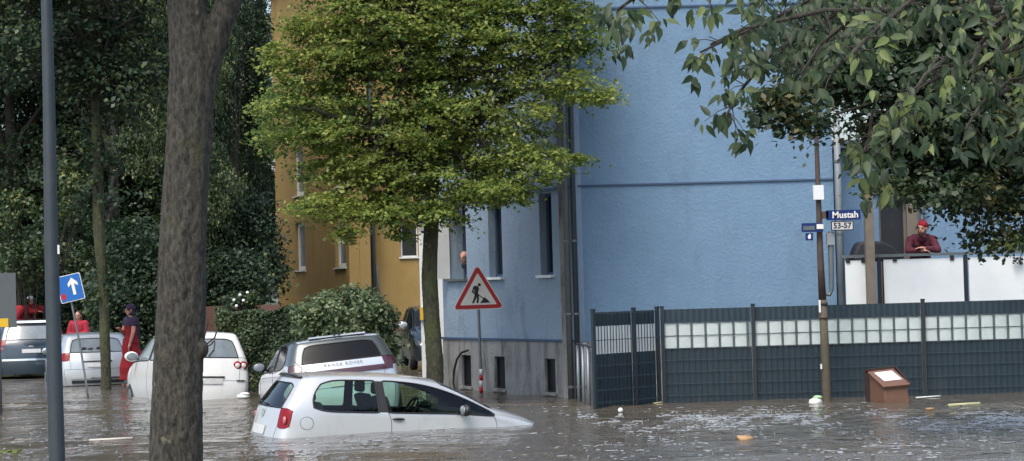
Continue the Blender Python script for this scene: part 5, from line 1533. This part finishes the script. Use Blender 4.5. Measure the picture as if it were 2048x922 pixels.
for v in me.vertices: v.co += Vector((rng.uniform(-1, 1), rng.uniform(-1, 1), rng.uniform(-1, 1))) * .012
link('bag', me, M['foam'], t)
me = MB().ell((p.x + .03, p.y, .11), (.08, .07, .035), 12, 8).mesh('green_flap', True)
link('green_flap', me, M['litter_green'], t)

# white splashes of rain on the open water, and drifting foam: nobody could count them
mb = MB(); r = random.Random(17)
for k in range(7000):
    u = r.random()
    if u < .62: px, py = r.uniform(1150, 2060), r.gauss(838, 10)
    elif u < .85: px, py = r.uniform(1060, 2060), r.uniform(812, 918)
    else: px, py = r.uniform(0, 1060), r.uniform(790, 918)
    if py > 925 or py < 808: continue
    p = G(px, py)
    if math.sin(px * .011 + py * .05) + math.sin(px * .031 - py * .11) + .8 * math.sin(px * .093 + py * .3) < r.uniform(-.6, 1.6): continue
    if r.random() < .06:
        h = r.uniform(.004, .014); mb.tube([p + Vector((0, 0, -.01)), p + Vector((0, 0, h))], [r.uniform(.006, .012), .003], 5)
        mb.ell(p + Vector((r.uniform(-.01, .01), 0, h + .008)), r.uniform(.004, .008), 5, 4)
    else:
        mb.ell(p + Vector((0, 0, wave(p.x, p.y) + .002)), (r.uniform(.006, .04) * (1 + 1.2 * (r.random() < .15)), r.uniform(.02, .08), .003), 7, 4, Matrix.Rotation(r.uniform(-.6, .6), 3, 'Z'))
o = link('rain_splashes', mb.mesh('rain_splashes', True), mat('splash_white', (.33, .36, .38), .25))
props(o, kind='stuff')
# ------------------------------------------------------------------ people
def V3(*a): return Vector(a)

STAND = dict(pelvis=V3(0, 0, .95), waist=V3(0, 0, 1.08), chest=V3(0, 0, 1.30), neck=V3(0, 0, 1.47), head=V3(.01, 0, 1.62),
             shL=V3(0, .19, 1.41), elL=V3(-.01, .25, 1.12), wrL=V3(.04, .27, .87), shR=V3(0, -.19, 1.41), elR=V3(-.01, -.25, 1.12), wrR=V3(.04, -.27, .87),
             hpL=V3(0, .09, .92), knL=V3(.02, .10, .50), anL=V3(0, .10, .09), hpR=V3(0, -.09, .92), knR=V3(.02, -.10, .50), anR=V3(0, -.10, .09))


def hand(mb, w, el, curl=.35, s=1):
    d = (w - el).normalized(); side = d.cross(Vector((0, 0, 1)))
    if side.length < .2: side = Vector((1, 0, 0))
    side = (side - d * side.dot(d)).normalized(); up = side.cross(d)
    pc = w + d * .05
    mb.caps(w, w + d * .03, .028, .032); mb.caps(pc - side * .018, pc + side * .018, .026, .026); mb.caps(pc + d * .03 - side * .022, pc + d * .03 + side * .022, .018, .018)
    for k, (o, l) in enumerate(((-.032, .060), (-.011, .072), (.011, .068), (.031, .052))):
        a = pc + d * .042 + side * o; b = a + (d - up * curl).normalized() * l * .55; c = b + (d - up * curl * 2.6).normalized() * l * .5
        mb.caps(a, b, .0095, .009, 8); mb.caps(b, c, .009, .0075, 8)
    a = pc - side * .028 * s - d * .015; b = a + (d * .6 - side * s).normalized() * .035; mb.caps(a, b, .012, .010, 8); mb.caps(b, b + (d - side * .2 * s - up * .2).normalized() * .03, .010, .008, 8)


def person(label, loc, rot, pose, cloth, skin='skin', hair='hair', scale=1.0, look=0.0, legs=True, tilt=0.0, name='person', heads=None):
    """local axes: x is where the person faces, z up"""
    j = dict(STAND); j.update({k: Vector(v) for k, v in pose.items()})
    t = thing(name, label, 'person', loc, (0, 0, rot)); t.scale = (scale,) * 3
    mb = MB(); Hd = j['head']; Rh = Matrix.Rotation(look, 3, 'Z') @ Matrix.Rotation(tilt, 3, 'Y')
    def h(*p): return Hd + Rh @ Vector(p)
    mb.ell(h(-.01, 0, .03), (.098, .077, .092), 20, 14, Rh); mb.ell(h(.018, 0, -.035), (.072, .058, .078), 18, 12, Rh); mb.ell(h(.055, 0, -.085), (.03, .03, .025), 12, 8, Rh)
    mb.caps(h(.084, 0, .02), h(.106, 0, -.022), .009, .015, 10); mb.caps(h(.078, -.03, .032), h(.078, .03, .032), .012, .012, 10)
    mb.ell(h(.074, 0, -.058), (.018, .026, .010), 12, 8, Rh)
    for s in (-1, 1): mb.ell(h(-.005, s * .078, -.005), (.022, .012, .034), 12, 8, Rh)
    mb.caps(j['neck'] - Vector((0, 0, .05)), h(-.015, 0, -.05), .058, .052)
    ch, wa, pe = j['chest'], j['waist'], j['pelvis']
    lat = (j['shL'] - j['shR']).normalized()
    for o in (-.07, .07): mb.caps(ch + lat * o, wa + lat * o * .8, .105, .09); mb.caps(wa + lat * o * .8, pe + lat * o, .09, .108)
    mb.caps(ch + lat * .1 + Vector((0, 0, .06)), ch - lat * .1 + Vector((0, 0, .06)), .095, .095); mb.caps(j['neck'] - Vector((0, 0, .05)), ch + Vector((0, 0, .06)), .07, .1)
    for s in 'LR':
        mb.caps(j['sh' + s], ch + Vector((0, 0, .06)), .06, .09); mb.caps(j['sh' + s], j['el' + s], .055, .042); mb.caps(j['el' + s], j['wr' + s], .042, .028)
        hand(mb, j['wr' + s], j['el' + s], s=1 if s == 'L' else -1)
        if legs:
            mb.caps(j['hp' + s], j['kn' + s], .088, .058); mb.caps(j['kn' + s], j['an' + s], .058, .038); f = j['an' + s]
            mb.caps(f + V3(-.03, 0, -.04), f + V3(.15, 0, -.055), .04, .03)
    me = mb.mesh('body'); me = baked(me, [('REMESH', dict(mode='VOXEL', voxel_size=.0085, use_smooth_shade=True)), ('SMOOTH', dict(factor=.5, iterations=3))], 'body')
    bm = bmesh.new(); bm.from_mesh(me); seen = set(); best = []
    for v in bm.verts:
        if v in seen: continue
        st = [v]; isl = []; seen.add(v)
        while st:
            a = st.pop(); isl.append(a)
            for e in a.link_edges:
                b = e.other_vert(a)
                if b not in seen: seen.add(b); st.append(b)
        if len(isl) > len(best): best = isl
    bs_ = set(best); bmesh.ops.delete(bm, geom=[v for v in bm.verts if v not in bs_], context='VERTS'); bm.to_mesh(me); bm.free()
    body = link('body', me, M[skin], t, world=False)
    eb = MB()
    for s in (-1, 1): eb.ell(h(.084, s * .031, .012), (.009, .013, .008), 10, 8, Rh)
    link('eyes', eb.mesh('eyes', True), M['dark'], t, world=False)
    link('mouth', MB().ell(h(.091, 0, -.058), (.006, .022, .005), 10, 6, Rh).mesh('mouth', True), M['darkred'], t, world=False)
    for nm, m_, fn, vox in cloth:
        b = MB(); fn(b, j, h, lat)
        me = b.mesh(nm)
        me = baked(me, [('REMESH', dict(mode='VOXEL', voxel_size=vox, use_smooth_shade=True)), ('SMOOTH', dict(factor=.5, iterations=2))], nm)
        link(nm, me, M[m_], t, world=False)
    return t


def top(sleeve=1.0, pad=.018, low=None):
    def f(b, j, h, lat):
        ch, wa, pe = j['chest'], j['waist'], j['pelvis']; end = pe if low is None else wa.lerp(pe, low)
        for o in (-.07, .07): b.caps(ch + lat * o, wa + lat * o * .8, .105 + pad, .09 + pad); b.caps(wa + lat * o * .8, end + lat * o, .09 + pad, .108 + pad)
        b.caps(ch + lat * .1 + Vector((0, 0, .06)), ch - lat * .1 + Vector((0, 0, .06)), .095 + pad, .095 + pad)
        b.caps(j['neck'] - Vector((0, 0, .045)), ch + Vector((0, 0, .06)), .07 + pad * .7, .1 + pad)
        for s in 'LR':
            b.caps(j['sh' + s], ch + Vector((0, 0, .06)), .06 + pad, .09 + pad)
            e = j['el' + s]
            if sleeve >= .5:
                b.caps(j['sh' + s], e, .056 + pad, .045 + pad)
                if sleeve > .5: b.caps(e, e.lerp(j['wr' + s], (sleeve - .5) * 2 * .93), .044 + pad, .034 + pad)
            else: b.caps(j['sh' + s], j['sh' + s].lerp(e, sleeve * 2), .056 + pad, .052 + pad)
    return f
def trousers(pad=.014):
    def f(b, j, h, lat):
        b.caps(j['pelvis'] - lat * .05, j['pelvis'] + lat * .05, .115 + pad, .115 + pad)
        for s in 'LR': b.caps(j['hp' + s], j['kn' + s], .09 + pad, .062 + pad); b.caps(j['kn' + s], j['an' + s] + Vector((0, 0, .03)), .062 + pad, .05 + pad)
    return f
def dress(hem=.12, wide=.24):
    def f(b, j, h, lat):
        ch, wa, pe = j['chest'], j['waist'], j['pelvis']
        for o in (-.07, .07): b.caps(ch + lat * o, wa + lat * o * .8, .12, .108); b.caps(wa + lat * o * .8, pe + lat * o, .108, .13)
        pts = [pe + Vector((0, 0, .06))]; rad = [.17]
        for k in range(1, 7):
            z = pe.z + (hem - pe.z) * k / 6; pts.append(Vector((pe.x + .02 * math.sin(k * 2), pe.y, z))); rad.append(.17 + (wide - .17) * k / 6)
        b.tube(pts, rad, 28)
        n = len(b.v) - 28 * 7
        for q in range(28 * 7):
            row = q // 28; a = q % 28; v = Vector(b.v[n + q]); c = pts[row]; k = 1 + .10 * row / 6 * math.sin(a * 1.35 + row * .2)
            b.v[n + q] = tuple(c + (v - c) * k)
    return f
def hair_long(b, j, h, lat):
    b.ell(h(-.028, 0, .045), (.102, .09, .095), 16, 12); b.caps(h(-.055, 0, .0), h(-.075, 0, -.2), .075, .06)
    for s in (-1, 1): b.caps(h(-.02, s * .07, .02), h(-.02, s * .085, -.16), .03, .028)
def hair_short(b, j, h, lat): b.ell(h(-.028, 0, .045), (.1, .086, .09), 16, 12)
def beanie(b, j, h, lat):
    b.ell(h(-.022, 0, .062), (.108, .092, .085), 18, 12); b.caps(h(-.05, 0, .12), h(-.06, 0, .145), .045, .03); b.caps(h(-.07, -.05, .03), h(-.07, .05, .03), .045, .045)
def beard(b, j, h, lat):
    b.ell(h(.052, 0, -.085), (.05, .05, .05), 14, 10); b.ell(h(.06, 0, -.115), (.035, .035, .035), 12, 8)
    for s in (-1, 1): b.caps(h(.02, s * .058, -.03), h(.045, s * .045, -.085), .02, .026)
def capf(b, j, h, lat):
    b.ell(h(-.015, 0, .07), (.108, .088, .07), 16, 12); b.caps(h(.08, -.03, .055), h(.08, .03, .055), .02, .02); b.caps(h(.12, -.02, .048), h(.12, .02, .048), .014, .014)
def hoodf(b, j, h, lat):
    b.ell(h(-.03, 0, .03), (.115, .1, .12), 16, 12); b.caps(h(-.06, 0, -.06), j['neck'] + Vector((-.05, 0, -.02)), .08, .1)
def scarf(b, j, h, lat):
    b.ell(h(-.022, 0, .042), (.11, .093, .098), 16, 12); b.ell(h(-.02, 0, -.08), (.085, .085, .06), 14, 10); b.caps(j['neck'] + Vector((.03, 0, -.05)), j['chest'] + Vector((.08, .02, 0)), .07, .06)
def shawl(b, j, h, lat):
    ch = j['chest']; b.caps(ch + lat * .12 + Vector((0, 0, .05)), ch - lat * .12 + Vector((0, 0, .05)), .125, .125)
    for s in 'LR': b.caps(j['sh' + s], j['sh' + s].lerp(j['el' + s], .35), .082, .07)
    b.caps(ch + Vector((-.11, 0, .05)), j['pelvis'] + Vector((-.14, 0, -.35)), .085, .07)

# man in a red beanie leaning on the balustrade
p = W(1846, 513, TD)
fz = zb2 - .08
hz = zr + .05 - fz      # rail height above his floor
pose = dict(pelvis=(-.52, 0, .86), waist=(-.42, 0, .98), chest=(-.20, 0, 1.13), neck=(-.08, 0, 1.26), head=(.0, .01, 1.385), shL=(-.15, .2, 1.19), shR=(-.15, -.2, 1.19), elL=(-.01, .27, hz + .05), elR=(-.01, -.25, hz + .05),
            wrL=(.05, .02, hz + .085), wrR=(.03, -.02, hz + .045), hpL=(-.52, .09, .83), hpR=(-.52, -.09, .83), knL=(-.50, .1, .45), knR=(-.55, -.1, .45), anL=(-.62, .1, .09), anR=(-.66, -.1, .09))
person('bearded man in red beanie and maroon jumper leaning on the white balustrade', (p.x, TD + .02, fz), R(-90 - 6), pose,
       [('jumper', 'maroon', top(.92), .014), ('trousers', 'navycloth', trousers(), .016), ('beanie', 'redcloth', beanie, .009), ('beard', 'beard', beard, .008)], look=R(-28), tilt=R(6), legs=True)

# bald man looking out of the open window
wp_ = on_line(926, 540, LA2, LB2)
pose = dict(pelvis=(-.58, 0, .93), waist=(-.45, 0, 1.06), hpL=(-.58, .09, .9), hpR=(-.58, -.09, .9), knL=(-.58, .1, .48), knR=(-.6, -.1, .48), anL=(-.66, .1, .09), anR=(-.7, -.1, .09), chest=(-.12, 0, 1.27), neck=(-.02, 0, 1.41), head=(.07, 0, 1.52), shL=(-.08, .19, 1.36), shR=(-.08, -.19, 1.36), elL=(-.3, .2, 1.14), elR=(-.3, -.2, 1.14), wrL=(-.45, .2, .95), wrR=(-.45, -.2, .95))
hp = on_line(926, 514, LA2, LB2)
person('bald man peering out of the open window in the blue house', (hp.x + nL.x * .09, hp.y + nL.y * .09, hp.z - 1.53), math.atan2(-nL.y, -nL.x) + R(12), pose,
       [('jumper', 'navycloth', top(.9), .014), ('trousers', 'navycloth', trousers(), .02)], look=R(20), tilt=R(12))

# woman in a long red dress and dark scarf
p = W(264, 757, 46.0)
pose = dict(elL=(.06, .24, 1.14), wrL=(.12, .2, .9), elR=(.10, -.2, 1.15), wrR=(.22, -.08, 1.22))
person('woman in long red dress and dark violet headscarf wading beside the cars', (p.x, 46.0, .0), R(-145), pose,
       [('dress', 'redcloth', dress(.14, .27), .014), ('shawl', 'violet', shawl, .014), ('headscarf', 'violet', scarf, .010)], look=R(-10), tilt=R(8), scale=1.08)
# woman in red top behind the silver estate
p = W(158, 680, 53.5)
person('long-haired woman in red top standing behind the silver estate', (p.x, 53.5, -.02), R(-100), dict(elL=(.06, .26, 1.14), wrL=(.22, .1, 1.12), elR=(.06, -.26, 1.14), wrR=(.22, -.1, 1.1)),
       [('top', 'redknit', top(.9, .03), .014), ('trousers', 'navycloth', trousers(), .02), ('hair', 'hair', hair_long, .010)])
# two people in red behind the off-roader
p = W(62, 650, 58.5)
person('person in red jacket and white cap reaching out behind the dark blue off-roader', (p.x, 58.5, .42), R(-30), dict(elL=(.2, .3, 1.36), wrL=(.4, .22, 1.32), elR=(.22, -.22, 1.3), wrR=(.42, -.16, 1.3)),
       [('jacket', 'redcloth', top(.95, .05), .016), ('trousers', 'navycloth', trousers(), .02), ('cap', 'foam', capf, .010), ('hair', 'hair', hair_short, .012)], look=R(10), scale=1.0)
p = W(38, 650, 57.5)
person('person in bulky red coat with white hood bending behind the dark blue off-roader', (p.x, 57.5, .3), R(-160), dict(chest=(.08, 0, 1.27), neck=(.16, 0, 1.4), head=(.22, 0, 1.5), elL=(.2, .25, 1.1), wrL=(.4, .2, 1.1), elR=(.2, -.25, 1.1), wrR=(.4, -.2, 1.1)),
       [('coat', 'redcloth', top(.95, .09), .018), ('trousers', 'navycloth', trousers(), .02), ('hood', 'foam', hoodf, .012)], scale=1.04, tilt=R(20))
# ------------------------------------------------------------------ light
EL, AZ = 58.0, 205.0     # height of the sun, and its bearing measured clockwise from the view direction (+Y)
w = bpy.data.worlds.new('World'); sc.world = w; w.use_nodes = True
N = w.node_tree.nodes; L = w.node_tree.links
sky = N.new('ShaderNodeTexSky'); sky.sky_type = 'NISHITA'; sky.sun_disc = False
sky.sun_elevation = R(EL); sky.sun_rotation = R(AZ); sky.air_density = 1.0; sky.dust_density = 4.0; sky.ozone_density = 1.0
bg = N['Background']; bg.inputs['Strength'].default_value = .15
L.new(sky.outputs[0], bg.inputs['Color'])
sd = bpy.data.lights.new('sun', 'SUN'); sd.energy = 1.05; sd.angle = R(28); sd.color = (1, .96, .9)
so = bpy.data.objects.new('sun', sd); COL.objects.link(so)
dirv = Vector((math.sin(R(AZ)) * math.cos(R(EL)), math.cos(R(AZ)) * math.cos(R(EL)), math.sin(R(EL))))
so.rotation_euler = dirv.to_track_quat('Z', 'Y').to_euler(); so.location = dirv * 100
vs = sc.view_settings; vs.view_transform = 'Standard'; vs.look = 'None'; vs.gamma = 1; vs.use_curve_mapping = False; vs.exposure = .95
sc.cycles.max_bounces = 6; sc.cycles.transparent_max_bounces = 8; sc.cycles.diffuse_bounces = 3; sc.cycles.glossy_bounces = 4
sc.cycles.use_denoising = True
